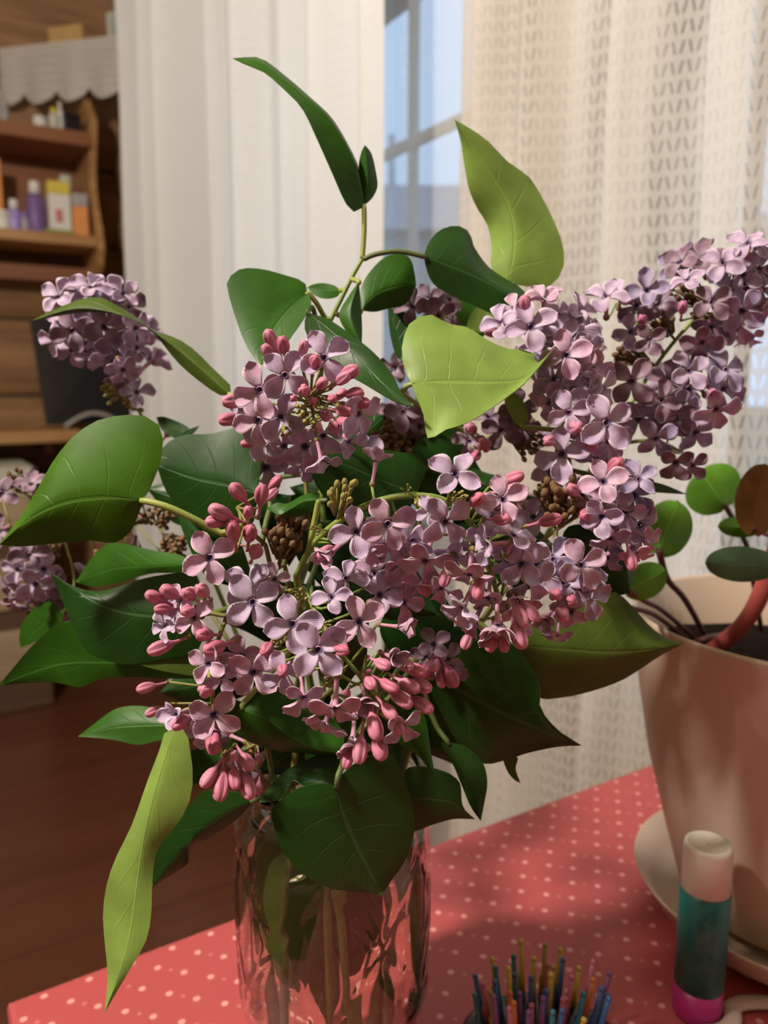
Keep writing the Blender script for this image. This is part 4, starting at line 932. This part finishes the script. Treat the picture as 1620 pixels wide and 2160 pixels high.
# dry bud clusters
for key, args in (('arch', [(725, 1040, .262, 42, 18, 'drygreen', at(715, 1098, .270)), (668, 1120, .268, 18, 4, 'drygreen', at(690, 1120, .273)), (862, 1032, .257, 16, 4, 'drygreen', at(850, 1048, .259)), (900, 1065, .256, 24, 14, 'drygreen', at(880, 1046, .259)), (970, 1055, .254, 24, 14, 'drygreen', at(950, 1062, .259)), (1010, 1140, .255, 24, 12, 'drygreen', at(1005, 1130, .262))]),
                  ('frontleft', [(605, 1120, .292, 48, 46, 'dry', at(600, 1190, .30))]), ('front', [(625, 1265, .270, 28, 16, 'drygreen', at(650, 1260, .283)), (580, 1345, .266, 26, 16, 'drygreen', at(670, 1300, .276)), (690, 1325, .262, 18, 8, 'drygreen', at(690, 1330, .272)), (700, 1430, .262, 26, 14, 'drygreen', at(740, 1405, .268))]),
                  ('ball', [(655, 860, .262, 34, 22, 'drygreen', at(650, 860, .28)), (610, 900, .272, 26, 12, 'drygreen', at(640, 900, .30))]),
                  ('farleft', [(372, 1162, .355, 36, 40, 'dry', at(345, 1105, .40)), (345, 1085, .37, 34, 26, 'dry', at(335, 1100, .405)), (40, 1015, .40, 28, 22, 'dry', at(60, 1040, .404)), (110, 1150, .395, 26, 18, 'dry', at(110, 1145, .401)), (300, 1085, .385, 30, 22, 'dry', at(310, 1100, .41))]),
                  ('left', [(240, 825, .388, 28, 16, 'drygreen', at(270, 820, .391)), (285, 850, .386, 26, 16, 'drygreen', at(285, 850, .393)), (225, 815, .388, 16, 8, 'drygreen', at(265, 808, .39))]),
                  ('rightlow', [(1190, 1055, .305, 54, 46, 'dry', at(1190, 1115, .317)), (1150, 1040, .31, 30, 20, 'dry', at(1170, 1120, .318))]),
                  ('farright', [(1395, 680, .352, 30, 26, 'dry', at(1420, 725, .358)), (1325, 735, .356, 38, 26, 'dry', at(1390, 765, .36)), (1480, 660, .352, 30, 22, 'dry', at(1470, 670, .357)), (1440, 620, .355, 28, 20, 'dry', at(1490, 650, .357)), (1555, 590, .352, 30, 18, 'drygreen', at(1540, 605, .357)), (1420, 815, .354, 30, 20, 'dry', at(1400, 830, .359)), (1470, 820, .354, 24, 14, 'drygreen', at(1450, 815, .358)), (1510, 685, .352, 26, 16, 'drygreen', at(1480, 660, .357))]),
                  ('backmid', [(820, 920, .36, 40, 36, 'dry', at(870, 900, .372)), (1085, 755, .335, 24, 14, 'dry', at(1060, 800, .35)), (1100, 900, .345, 30, 24, 'dry', at(1060, 900, .351)), (1120, 940, .345, 34, 26, 'dry', at(1060, 905, .351)), (845, 950, .36, 40, 30, 'dry', at(885, 930, .372))])):
    for a in args: dry(BR[key], *a)

# ------------------------------------------------------------------ lilac leaves
B_ = BR
leaf(B_['shoot'], [(768, 436), (762, 395), (752, 352), (728, 300), (692, 246), (645, 205), (595, 165), (545, 130), (491, 123)],
     [(748, 447), (728, 425), (700, 362), (668, 290), (638, 228), (600, 188), (560, 153), (525, 138)], [(772, 415), (766, 388), (757, 352), (732, 300), (698, 246), (652, 203), (602, 160), (548, 122)],
     .325, .318, -.004, .012, 'leaf_mid', [(768, 490, .326), (764, 546, .327)], dm=lambda t: -.006*math.sin(math.pi*t), lim=0)
leaf(B_['shoot'], [(768, 434), (774, 400), (775, 350), (770, 306)], [(760, 415), (757, 380), (757, 345), (763, 318)], [(785, 418), (796, 395), (794, 368), (784, 325)], .3255, .320, .002, .004, 'leaf_mid', [(768, 490, .3262), (764, 546, .3272)], pr=.0009, lim=0)
leaf(B_['backmid'], [(1070, 597), (1082, 540), (1083, 480), (1068, 425), (1040, 378), (1000, 315), (959, 252)],
     [(1050, 588), (1035, 560), (1037, 520), (1028, 475), (1005, 437), (988, 395), (978, 340), (972, 300)], [(1110, 604), (1155, 607), (1187, 570), (1188, 520), (1168, 465), (1140, 410), (1115, 372), (1070, 340), (1030, 298), (995, 273)],
     .352, .338, .010, .006, 'leaf_pale', [(1050, 640, .360), (985, 700, .368)], wav=.003)
leaf(B_['shoot'], [(894, 541), (940, 558), (1000, 582), (1060, 612), (1125, 645)], [(905, 510), (930, 484), (965, 476), (990, 490), (1000, 520), (1030, 562), (1070, 590), (1100, 608)], [(900, 570), (915, 600), (950, 622), (1000, 645), (1050, 665), (1090, 660)],
     .326, .332, .010, .002, 'leaf_dark', [(840, 530, .325), (790, 537, .326), (766, 548, .327)])
leaf(B_['shoot'], [(762, 655), (790, 622), (830, 606), (878, 600)], [(760, 615), (775, 580), (812, 542), (850, 536), (868, 550), (875, 580)], [(790, 658), (820, 651), (850, 645), (868, 625)], .334, .340, .004, .006, 'leaf_mid', [(745, 680, .335)])
leaf(B_['shoot'], [(757, 594), (740, 650), (745, 690), (763, 726)], [(735, 625), (715, 665), (735, 705)], [(761, 640), (764, 690)], .322, .316, .003, .006, 'leaf_mid', [(745, 590, .326)])
leaf(B_['shoot'], [(650, 618), (612, 650), (575, 700), (547, 772)], [(640, 594), (600, 580), (550, 567), (505, 568), (480, 592), (482, 620), (500, 680), (520, 730)], [(656, 640), (640, 672), (615, 708), (590, 742), (565, 760)],
     .325, .310, .004, -.006, 'leaf_mid', [(668, 640, .327), (684, 668, .330)])
leaf(B_['shoot'], [(718, 612), (690, 612), (648, 606)], [(705, 602), (680, 597), (660, 600)], [(710, 626), (685, 630), (662, 622)], .335, .345, 0, 0, 'leaf_mid')
leaf(B_['shoot'], [(648, 660), (700, 700), (755, 755), (810, 812), (875, 860)], [(690, 672), (740, 705), (790, 745), (828, 790), (845, 825)], [(642, 690), (665, 735), (720, 782), (770, 810), (830, 845)], .318, .288, .004, -.002, 'leaf_dark', [(660, 650, .326)], wav=.002)
leaf(B_['backmid'], [(868, 808), (930, 804), (1000, 806), (1060, 806), (1110, 795), (1167, 737)], [(852, 775), (848, 730), (862, 685), (895, 664), (925, 668), (940, 682), (985, 690), (1030, 718), (1070, 735), (1105, 738), (1130, 748), (1128, 770)],
     [(878, 838), (892, 868), (903, 926), (935, 908), (985, 892), (1035, 862), (1075, 833), (1108, 806)], .308, .312, .012, -.006, 'leaf_pale', [(852, 832, .318)], bow=.004, wav=.0015)
leaf(B_['ball'], [(488, 836), (440, 792), (385, 745), (335, 708), (285, 676), (220, 655), (150, 652), (61, 679)], [(488, 815), (450, 778), (410, 738), (370, 712), (325, 697), (280, 664), (240, 640), (205, 626), (160, 634), (110, 655)], [(460, 832), (415, 800), (375, 765), (345, 728), (310, 690), (250, 664), (180, 659), (110, 669)],
     .330, .352, .006, .008, 'leaf_olive', [(515, 826, .325), (560, 870, .330)])
leaf(B_['frontleft'], [(303, 1056), (240, 1050), (180, 1053), (120, 1066), (60, 1096), (-2, 1149)], [(328, 1005), (343, 950), (340, 905), (312, 880), (265, 875), (205, 887), (155, 920), (115, 968), (85, 1020), (50, 1080), (20, 1120)],
     [(292, 1085), (275, 1122), (240, 1145), (190, 1140), (140, 1144), (80, 1150), (35, 1153)], .286, .290, .006, .008, 'leaf_lit', [(350, 1068, .285), (410, 1095, .287), (468, 1125, .290)], pr=.0013, bow=.003)
leaf(B_['frontleft'], [(545, 1040), (480, 1022), (410, 1008), (331, 982)], [(548, 930), (505, 903), (445, 915), (385, 918), (345, 942)], [(530, 1110), (470, 1140), (400, 1095), (350, 1035)], .305, .315, .004, .006, 'leaf_dark', [(570, 1060, .306)])
leaf(B_['frontleft'], [(540, 1240), (480, 1190), (420, 1130), (372, 1066)], [(500, 1130), (450, 1110), (405, 1070)], [(500, 1240), (430, 1210), (385, 1120)], .312, .325, 0, .003, 'leaf_dark')
leaf(B_['farleft'], [(400, 1190), (320, 1195), (240, 1200), (160, 1227)], [(385, 1172), (320, 1160), (255, 1146), (222, 1150), (190, 1182)], [(385, 1208), (320, 1210), (255, 1228), (200, 1238)], .34, .375, .004, .002, 'leaf_mid')
leaf(B_['frontleft'], [(425, 1295), (340, 1300), (240, 1285), (160, 1245), (106, 1207)], [(415, 1215), (370, 1209), (295, 1222), (240, 1241), (195, 1247), (150, 1234)], [(420, 1370), (345, 1390), (280, 1401), (235, 1396), (190, 1380), (165, 1350), (140, 1290), (122, 1245)],
     .300, .315, .004, .006, 'leaf_dark', [(460, 1290, .295)])
leaf(B_['frontleft'], [(440, 1405), (340, 1405), (230, 1400), (120, 1405), (-3, 1446)], [(420, 1370), (330, 1345), (240, 1325), (160, 1308), (110, 1325), (65, 1365), (35, 1400)], [(425, 1428), (370, 1432), (265, 1428), (205, 1434), (172, 1450), (120, 1440), (60, 1441)],
     .315, .345, -.004, .003, 'leaf_mid', [(480, 1395, .31)])
leaf(B_['frontleft'], [(440, 1400), (390, 1402), (340, 1402), (285, 1399)], [(420, 1375), (370, 1383), (320, 1393)], [(425, 1425), (370, 1420), (320, 1410)], .308, .311, 0, 0, 'leaf_olive')
leaf(B_['farleft'], [(135, 1290), (105, 1305), (70, 1335), (44, 1366)], [(110, 1270), (80, 1278), (50, 1310), (40, 1345)], [(130, 1310), (105, 1335), (70, 1356)], .38, .385, 0, 0, 'leaf_mid', pr=.0006)
leaf(B_['frontleft'], [(375, 1530), (310, 1530), (240, 1535), (165, 1553)], [(350, 1502), (295, 1489), (245, 1495), (205, 1522)], [(355, 1556), (325, 1564), (290, 1571), (235, 1560)], .312, .322, .006, -.002, 'leaf_mid')
leaf(B_['frontleft'], [(372, 1530), (350, 1590), (325, 1670), (303, 1770), (290, 1860), (276, 1960), (252, 2050), (220, 2138)], [(350, 1540), (335, 1585), (310, 1650), (278, 1740), (243, 1812), (224, 1870), (217, 1930), (221, 1990), (227, 2060)],
     [(392, 1535), (402, 1590), (407, 1640), (399, 1692), (372, 1742), (334, 1785), (322, 1850), (319, 1930), (309, 1982), (288, 2022), (258, 2072)], .286, .270, .003, .002, 'leaf_pale', [(390, 1500, .288)], wav=.002)
leaf(B_['low'], [(535, 1688), (470, 1720), (400, 1780), (321, 1872)], [(520, 1675), (470, 1668), (425, 1672), (370, 1738), (325, 1798)], [(525, 1702), (490, 1736), (420, 1780), (399, 1793), (396, 1822), (355, 1850)], .318, .325, .0, .006, 'leaf_dark', [(570, 1670, .325)])
leaf(B_['low'], [(470, 1595), (440, 1612), (400, 1640)], [(465, 1580), (430, 1578), (398, 1590)], [(450, 1635), (425, 1650), (405, 1655)], .322, .326, 0, 0, 'leaf_dark')
leaf(B_['front'], [(505, 1494), (560, 1514), (615, 1556), (665, 1580), (720, 1590)], [(540, 1450), (620, 1470), (690, 1500), (725, 1550)], [(482, 1528), (520, 1562), (580, 1582), (640, 1590), (690, 1592)], .292, .284, .012, .010, 'leaf_mid')
leaf(B_['low'], [(706, 1655), (722, 1715), (752, 1785), (780, 1840), (806, 1888)], [(680, 1652), (630, 1662), (590, 1690), (572, 1705), (580, 1752), (600, 1802), (645, 1848), (705, 1876), (765, 1882)], [(735, 1620), (780, 1596), (825, 1592), (852, 1640), (870, 1700), (874, 1755), (855, 1815), (822, 1862)],
     .272, .284, .004, .004, 'leaf_dark', [(720, 1620, .275), (740, 1570, .29)])
leaf(B_['low'], [(722, 1600), (670, 1635), (615, 1660), (546, 1692)], [(700, 1585), (640, 1605), (585, 1640)], [(705, 1655), (650, 1660), (618, 1644), (608, 1665), (590, 1686)], .290, .300, .004, -.004, 'leaf_dark')
leaf(B_['low'], [(905, 1430), (980, 1462), (1060, 1505), (1140, 1540), (1227, 1573)], [(930, 1380), (1000, 1352), (1070, 1352), (1115, 1400), (1138, 1450), (1137, 1488), (1152, 1515), (1182, 1546)], [(890, 1480), (925, 1550), (970, 1592), (1020, 1612), (1065, 1604), (1115, 1588), (1180, 1575)],
     .300, .292, -.004, .012, 'leaf_dark', [(870, 1420, .31)])
leaf(B_['rightlow'], [(1085, 1362), (1180, 1368), (1280, 1376), (1360, 1372), (1442, 1357)], [(1110, 1320), (1180, 1300), (1250, 1268), (1295, 1248), (1330, 1275), (1370, 1320), (1405, 1345)], [(1100, 1410), (1130, 1470), (1190, 1471), (1255, 1456), (1310, 1436), (1350, 1412), (1392, 1384)],
     .322, .330, .006, .010, 'leaf_olive', [(1050, 1350, .325)])
leaf(B_['front'], [(850, 1535), (875, 1560), (895, 1595), (919, 1642)], [(865, 1505), (885, 1495), (900, 1525), (908, 1580)], [(838, 1560), (855, 1580), (885, 1598)], .286, .280, .003, .004, 'leaf_mid')
leaf(B_['low'], [(945, 1565), (975, 1620), (998, 1670), (1014, 1732)], [(930, 1570), (955, 1612), (975, 1660), (993, 1702)], [(985, 1575), (1018, 1608), (1028, 1650), (1022, 1692)], .306, .302, .004, .002, 'leaf_dark', [(920, 1530, .31)])
leaf(B_['low'], [(850, 1685), (900, 1685), (950, 1692), (1002, 1728)], [(858, 1622), (920, 1622), (968, 1648), (976, 1700)], [(868, 1750), (912, 1740), (955, 1728)], .310, .312, .0, .004, 'leaf_dark')
leaf(B_['rightlow'], [(1070, 1598), (1082, 1625), (1098, 1652)], [(1062, 1605), (1072, 1630), (1085, 1645)], [(1092, 1598), (1088, 1622)], .33, .33, 0, 0, 'leaf_olive')
leaf(B_['ball'], [(880, 1040), (800, 1010), (730, 980), (660, 960)], [(900, 970), (820, 950), (740, 940), (690, 940)], [(850, 1090), (780, 1080), (700, 1060), (660, 1010)], .322, .312, .003, .003, 'leaf_dark')
leaf(B_['arch'], [(672, 1055), (640, 1058), (610, 1075), (588, 1086), (562, 1072)], [(673, 1040), (640, 1044), (606, 1062), (585, 1060)], [(672, 1075), (640, 1086), (612, 1090)], .284, .290, .003, .002, 'leaf_mid')
leaf(B_['backmid'], [(1000, 700), (1015, 680), (1035, 645)], [(985, 690), (995, 660), (1015, 640)], [(1020, 700), (1040, 680), (1045, 655)], .358, .36, 0, 0, 'leaf_pale')
leaf(B_['backmid'], [(1010, 720), (960, 690), (930, 660), (900, 620)], [(1030, 690), (1000, 640), (950, 615)], [(980, 730), (930, 710), (900, 660)], .366, .37, 0, 0, 'leaf_mid')
leaf(B_['backmid'], [(850, 760), (840, 710), (825, 670), (818, 650)], [(835, 750), (822, 700)], [(880, 740), (875, 690), (850, 655)], .352, .355, 0, 0, 'leaf_dark')
leaf(B_['right'], [(1100, 900), (1085, 850), (1070, 820)], [(1085, 890), (1065, 850)], [(1115, 880), (1100, 840)], .338, .338, 0, 0, 'leaf_pale')
leaf(B_['right'], [(1330, 1020), (1390, 1030), (1450, 1043)], [(1350, 1012), (1400, 1022)], [(1350, 1035), (1400, 1040)], .335, .345, 0, 0, 'leaf_dark')
leaf(B_['left'], [(400, 920), (370, 905), (330, 880)], [(395, 900), (350, 880)], [(370, 925), (340, 905)], .37, .375, 0, 0, 'leaf_dark')
leaf(B_['left'], [(380, 925), (400, 912), (421, 898)], [(385, 915), (400, 905)], [(395, 922), (410, 912)], .37, .372, 0, 0, 'leaf_dark')
leaf(B_['rightlow'], [(1180, 1150), (1230, 1150), (1290, 1160), (1330, 1250)], [(1200, 1110), (1260, 1110), (1310, 1150)], [(1200, 1200), (1250, 1230), (1300, 1255)], .335, .34, 0, .003, 'leaf_dark')
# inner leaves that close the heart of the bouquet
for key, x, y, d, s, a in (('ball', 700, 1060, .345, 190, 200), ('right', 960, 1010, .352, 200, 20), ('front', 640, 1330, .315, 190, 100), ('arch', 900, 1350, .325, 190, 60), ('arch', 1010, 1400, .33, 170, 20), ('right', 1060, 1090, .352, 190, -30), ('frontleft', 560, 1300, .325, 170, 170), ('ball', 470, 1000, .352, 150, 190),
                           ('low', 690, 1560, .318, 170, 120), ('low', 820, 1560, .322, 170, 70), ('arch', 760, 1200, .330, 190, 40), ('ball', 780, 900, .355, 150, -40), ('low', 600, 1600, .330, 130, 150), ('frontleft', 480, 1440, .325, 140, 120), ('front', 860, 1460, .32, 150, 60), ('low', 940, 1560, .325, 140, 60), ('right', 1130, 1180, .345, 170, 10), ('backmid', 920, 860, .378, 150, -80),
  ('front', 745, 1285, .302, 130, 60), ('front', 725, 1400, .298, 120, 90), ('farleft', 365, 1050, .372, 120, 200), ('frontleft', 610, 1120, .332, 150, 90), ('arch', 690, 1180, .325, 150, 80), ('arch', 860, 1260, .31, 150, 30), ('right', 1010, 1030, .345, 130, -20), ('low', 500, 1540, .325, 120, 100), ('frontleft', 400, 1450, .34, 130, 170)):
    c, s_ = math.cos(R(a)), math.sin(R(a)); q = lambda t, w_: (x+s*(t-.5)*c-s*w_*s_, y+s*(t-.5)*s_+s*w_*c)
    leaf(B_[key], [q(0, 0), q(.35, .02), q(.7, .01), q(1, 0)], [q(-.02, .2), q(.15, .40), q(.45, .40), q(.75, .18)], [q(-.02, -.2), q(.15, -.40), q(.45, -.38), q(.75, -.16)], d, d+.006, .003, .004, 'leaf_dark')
# leaves under water
def wleaf(key, p0, p1, side, w_, mat):
    p0, p1 = Vector(p0)+Vector((JX, JY, 0)), Vector(p1)+Vector((JX, JY, 0)); a, c = topx(p0), topx(p1)
    pts = lambda t, s: (a[0]+(c[0]-a[0])*t+side[0]*w_*s, a[1]+(c[1]-a[1])*t+side[1]*w_*s)
    leaf(B_[key], [pts(0, 0), pts(.5, .05), pts(1, 0)], [pts(.1, .7), pts(.35, 1), pts(.7, .6)], [pts(.1, -.7), pts(.35, -1), pts(.7, -.6)], a[2], c[2], .002, .002, mat, lim=.008)
wleaf('front', (.0, -.018, .122), (-.010, -.020, .062), (1, .2), 60, 'leaf_mid')
wleaf('frontleft', (-.018, -.010, .115), (-.014, -.016, .050), (1, .4), 36, 'leaf_pale')
wleaf('low', (.010, -.006, .120), (.006, -.010, .058), (1, -.2), 52, 'leaf_olive')
wleaf('frontleft', (-.020, .002, .130), (-.024, .0, .075), (1, 0), 34, 'leaf_olive')
wleaf('arch', (.018, .004, .135), (.022, .002, .100), (1, .1), 44, 'leaf_olive')
wleaf('ball', (-.008, -.008, .100), (-.002, -.012, .036), (1, .3), 30, 'leaf_olive')

# ------------------------------------------------------------------ potted plant
PX, PY = .247, .4275
pot = empty('plant_pot', (PX, PY, .012), 'beige plastic plant pot standing in its round saucer', 'pot')
prof = [(.0005, .016), (.060, .016), (.066, .020), (.076, .055), (.088, .10), (.096, .145), (.100, .185), (.1015, .189), (.1005, .191), (.0985, .189), (.094, .145), (.086, .10), (.080, .075)]
MB().lathe(prof, (PX, PY, 0), 72).build('pot_wall', M['pot'], pot)
so = MB(); nr = 14; vs_ = []
for i in range(nr+1):
    for k in range(40):
        r_ = .0952*i/nr; a = 2*math.pi*k/40; vs_.append((PX+r_*math.cos(a), PY+r_*math.sin(a), .158+.006*noise.noise(Vector((r_*math.cos(a)*40, r_*math.sin(a)*40, 3)))-.0))
so.add(vs_, [(i*40+k, i*40+(k+1) % 40, (i+1)*40+(k+1) % 40, (i+1)*40+k) for i in range(nr) for k in range(40)])
soil = so.build('soil', M['soil'], pot); tag(soil, 'dark potting soil')
sa = MB().lathe([(.0005, .0008), (.060, .0008), (.066, .002), (.082, .012), (.0915, .027), (.0925, .0285), (.0912, .029), (.080, .016), (.066, .010), (.060, .0095), (.0005, .0095)], (PX, PY, 0), 72)
sau = sa.build('pot_saucer', M['pot']); tag(sau, 'wide beige saucer under the plant pot', 'saucer')
pl = empty('pot_plant', (PX-.02, PY, .16), 'green pot plant with pink stems and one brown withered leaf', 'plant')
def soil_at(px, py, z=.150):
    t = (z-CAM.z)/ray(px, py).z; p = CAM+ray(px, py)*t; d = Vector((p.x-PX, p.y-PY, 0)); 
    if d.length > .082: d *= .082/d.length
    return Vector((PX+d.x, PY+d.y, z))
def pstem(root_, pts, r, mat='darkstem'):
    P = catmull([root_]+[at(*p) for p in pts], 20); MB().tube(P, r, 10).build('stem', M[mat], pl); return P
def rleaf(cx, cy, rx, ry, d, rot, mat, tilt=.0):
    pt = lambda a, k=1.0: (cx+k*(rx*math.cos(a)*math.cos(rot)-ry*math.sin(a)*math.sin(rot)), cy+k*(rx*math.cos(a)*math.sin(rot)+ry*math.sin(a)*math.cos(rot)))
    b0 = pt(math.pi, .80)
    leaf(pl, [b0, (cx, cy), pt(0)], [pt(math.pi*f) for f in (.95, .85, .7, .5, .32, .15)], [pt(-math.pi*f) for f in (.95, .85, .7, .5, .32, .15)], d, d+tilt, .004, .004, mat, wav=.001, lim=0)
    return (b0[0], b0[1], d)
thick = pstem(soil_at(1470, 1392), [(1535, 1348, .455), (1580, 1300, .440), (1612, 1235, .430), (1640, 1150, .424), (1650, 1090, .420)], .0048, 'pinkstem')
def off_thick(b_, r=.0016):                                 # a side stalk from the thick stem to a leaf base
    q = at(*b_); a_ = min(thick[8:], key=lambda p: (p-q).length); MB().tube(catmull([a_, a_.lerp(q, .5)+FW*.004, q], 8), r, 8).build('stem', M['darkstem'], pl)
b1 = rleaf(1408, 1115, 62, 52, .402, -1.2, 'pot_leaf', .006); pstem(soil_at(1490, 1350), [(1445, 1265, .450), (1408, 1222, .425), b1], .0018)
b1 = rleaf(1505, 1032, 50, 64, .450, -2.2, 'pot_leaf', .004); pstem(soil_at(1590, 1330), [(1590, 1230, .462), (1575, 1150, .458), b1], .0016)
off_thick(rleaf(1600, 1055, 78, 50, .400, -1.4, 'leaf_brown', -.005))
off_thick(rleaf(1560, 1112, 46, 22, .432, 3.2, 'pot_leaf', .006))
off_thick(rleaf(1565, 1190, 78, 38, .395, 3.19, 'pot_leaf_grey', -.008), .0020)
b1 = rleaf(1360, 1226, 50, 38, .386, -.5, 'pot_leaf', .004); pstem(soil_at(1450, 1345), [(1400, 1290, .430), (1360, 1268, .398), b1], .0014)
b1 = rleaf(1290, 1205, 48, 52, .380, -1.2, 'pot_leaf_grey', .004); pstem(soil_at(1440, 1352), [(1385, 1300, .426), (1320, 1278, .392), b1], .0014)
pstem(soil_at(1432, 1372), [(1480, 1350, .470), (1540, 1338, .480)], .0020)

# ------------------------------------------------------------------ glue stick
tt = -CAM.z/ray(1469, 2133).z; g0 = CAM+ray(1469, 2133)*tt
GX, GY = g0.x, g0.y; gd = (Vector((GX, GY, .06))-CAM).dot(FW); gr = 51*gd/F
def zat(py, back): r_ = ray(1480, py); return CAM.z+r_.z*((GY-back)/r_.y)
zg1, zg2, zg3 = zat(2110, gr), zat(1905, gr), zat(1776, 0)
gl = empty('glue_stick', (GX, GY, 0), 'glue stick with white cap, teal label and magenta base', 'glue stick')
def gpart(nm, prof, mat):
    b = MB().lathe(prof, (0, 0, 0), 40); me = mesh(nm, b.v, b.f, mat); return link(nm, me, gl, Matrix.Translation((GX, GY, 0)))
gpart('base', [(.0005, .0003), (gr*.96, .0003), (gr, .002), (gr, zg1), (.0005, zg1)], M['magenta'])
gpart('label_sleeve', [(gr*.9, zg1), (gr*1.0, zg1+.0002), (gr*1.0, zg2-.0005), (gr*.9, zg2)], M['teal'])
gpart('cap', [(gr*.95, zg2), (gr*.97, zg2+.0002), (gr*.95, zg3-.0025), (gr*.91, zg3-.0005), (gr*.80, zg3), (gr*.74, zg3-.001), (.0005, zg3-.0012)], M['cap'])
bm_ = []; a0 = R(-28)
for z in (zg1+.005, zg1+.027):
    for i in range(7): a = a0+R(46)*i/6; bm_.append((GX+gr*1.008*math.cos(a), GY+gr*1.008*math.sin(a), z))
MB().add(bm_, [(i, i+1, 8+i, 7+i) for i in range(6)]).build('barcode_patch', M['cap'], gl)
for k in range(6):
    z = zg1+.008+.003*k; q = []
    for zz_ in (z, z+.0016):
        for i in range(5): a = a0+R(14)+R(28)*i/4; q.append((GX+gr*1.012*math.cos(a), GY+gr*1.012*math.sin(a), zz_))
    MB().add(q, [(i, i+1, 6+i, 5+i) for i in range(4)]).build('barcode_line', M['black'], gl)

# ------------------------------------------------------------------ rainbow bristle brush
bx, by = .075, .332
br = empty('hair_brush', (bx, by, 0), 'brush with multicoloured plastic bristles lying on the red cloth', 'brush')
MB().lathe([(.0005, .0006), (.030, .0006), (.033, .004), (.033, .009), (.029, .013), (.0005, .016)], (bx, by, 0), 40, sx=1.15, sy=.8).build('brush_head', M['black'], br)
MB().box((-.007, -.13, .002), (.007, -.02, .012), fr=lambda x, y, z: Vector((bx+x*1.0, by+y, z)), bev=.003).build('handle', M['black'], br, smooth=False)
bcol = [simple('bristle_'+nm, c, .35, .05, 20) for nm, c in (('teal', (.02, .12, .16)), ('yellow', (.50, .36, .05)), ('orange', (.52, .17, .04)), ('purple', (.18, .06, .2)), ('blue', (.04, .10, .28)), ('pink', (.45, .12, .2)), ('olive', (.28, .20, .04)))]
random.seed(21); BM = []
for mt in bcol:
    for h in (.021, .026, .030):
        b = MB().tube([(0, 0, 0), (0, 0, h*.45), (.0005, 0, h*.5), (.0006, 0, h)], [.0019, .0018, .0013, .0012], 8).ball((.0006, 0, h), .0015, 8); BM.append(mesh('bristle', b.v, b.f, mt, b.m))
for i in range(46):
    a = i*2.39996; q = math.sqrt((i+.5)/46); x, y = .031*q*math.cos(a), .0205*q*math.sin(a)
    mw = Matrix.Translation((bx+x, by+y, .012)) @ Matrix.Rotation(x*7, 4, 'Y') @ Matrix.Rotation(-y*7, 4, 'X')
    link('bristle', random.choice(BM), br, mw)

# ------------------------------------------------------------------ white loop lying on the cloth
def gnd(px, py, z=.0): t = (z-CAM.z)/ray(px, py).z; return CAM+ray(px, py)*t
pts = catmull([gnd(*p, z=.003) for p in ((1400, 2260), (1470, 2195), (1520, 2145), (1550, 2122), (1580, 2115), (1630, 2118), (1690, 2150), (1700, 2210), (1640, 2270), (1520, 2290))], 50)
for p in pts:                                               # the strap lies against the glue stick, not through it
    d_ = Vector((p.x-GX, p.y-GY, 0)); m_ = gr+.0049
    if d_.length < m_: d_ = d_.normalized()*m_; p.x, p.y = GX+d_.x, GY+d_.y
b = MB(); n = len(pts); wd, ht = .0045, .0024; vs_ = []
for i, p in enumerate(pts):
    t = (pts[min(i+1, n-1)]-pts[max(i-1, 0)]); t.z = 0; t.normalize(); s = Vector((t.y, -t.x, 0))
    for k in range(10): a = 2*math.pi*k/10; vs_.append(Vector((p.x, p.y, ht+.0008))+s*wd*math.cos(a)+Vector((0, 0, ht*math.sin(a))))
b.add(vs_, [(i*10+k, i*10+(k+1) % 10, (i+1)*10+(k+1) % 10, (i+1)*10+k) for i in range(n-1) for k in range(10)]+[tuple(range(10)), tuple((n-1)*10+k for k in range(10))])
lo = b.build('rubber_strap', M['ribbon']); tag(lo, 'curved white strap lying on the cloth beside the glue stick', 'strap')

# ------------------------------------------------------------------ pendant lamp with its own light
lx, ly, lz = LAMP_POS
la = empty('pendant_lamp', (lx, ly, ZC), 'brass pendant lamp with a warm bulb hanging from the ceiling', 'lamp')
MB().tube([(lx, ly, ZC), (lx, ly, lz+.12)], .003, 8).build('cord', M['black'], la)
MB().lathe([(.0005, lz+.13), (.02, lz+.13), (.03, lz+.11), (.09, lz+.09), (.12, lz+.07), (.118, lz+.068), (.088, lz+.086), (.028, lz+.105)], (lx, ly, 0), 32).build('lamp_shade', M['lampmetal'], la)
MB().ball((lx, ly, lz+.065), .028, 14).build('bulb', M['bulb'], la)
ld = bpy.data.lights.new('lamp_light', 'POINT'); ld.energy = LAMP_POWER; ld.color = LAMP_COL; ld.shadow_soft_size = .07
lo_ = bpy.data.objects.new('lamp_light', ld); C.objects.link(lo_); lo_.location = (lx, ly, lz-.03)
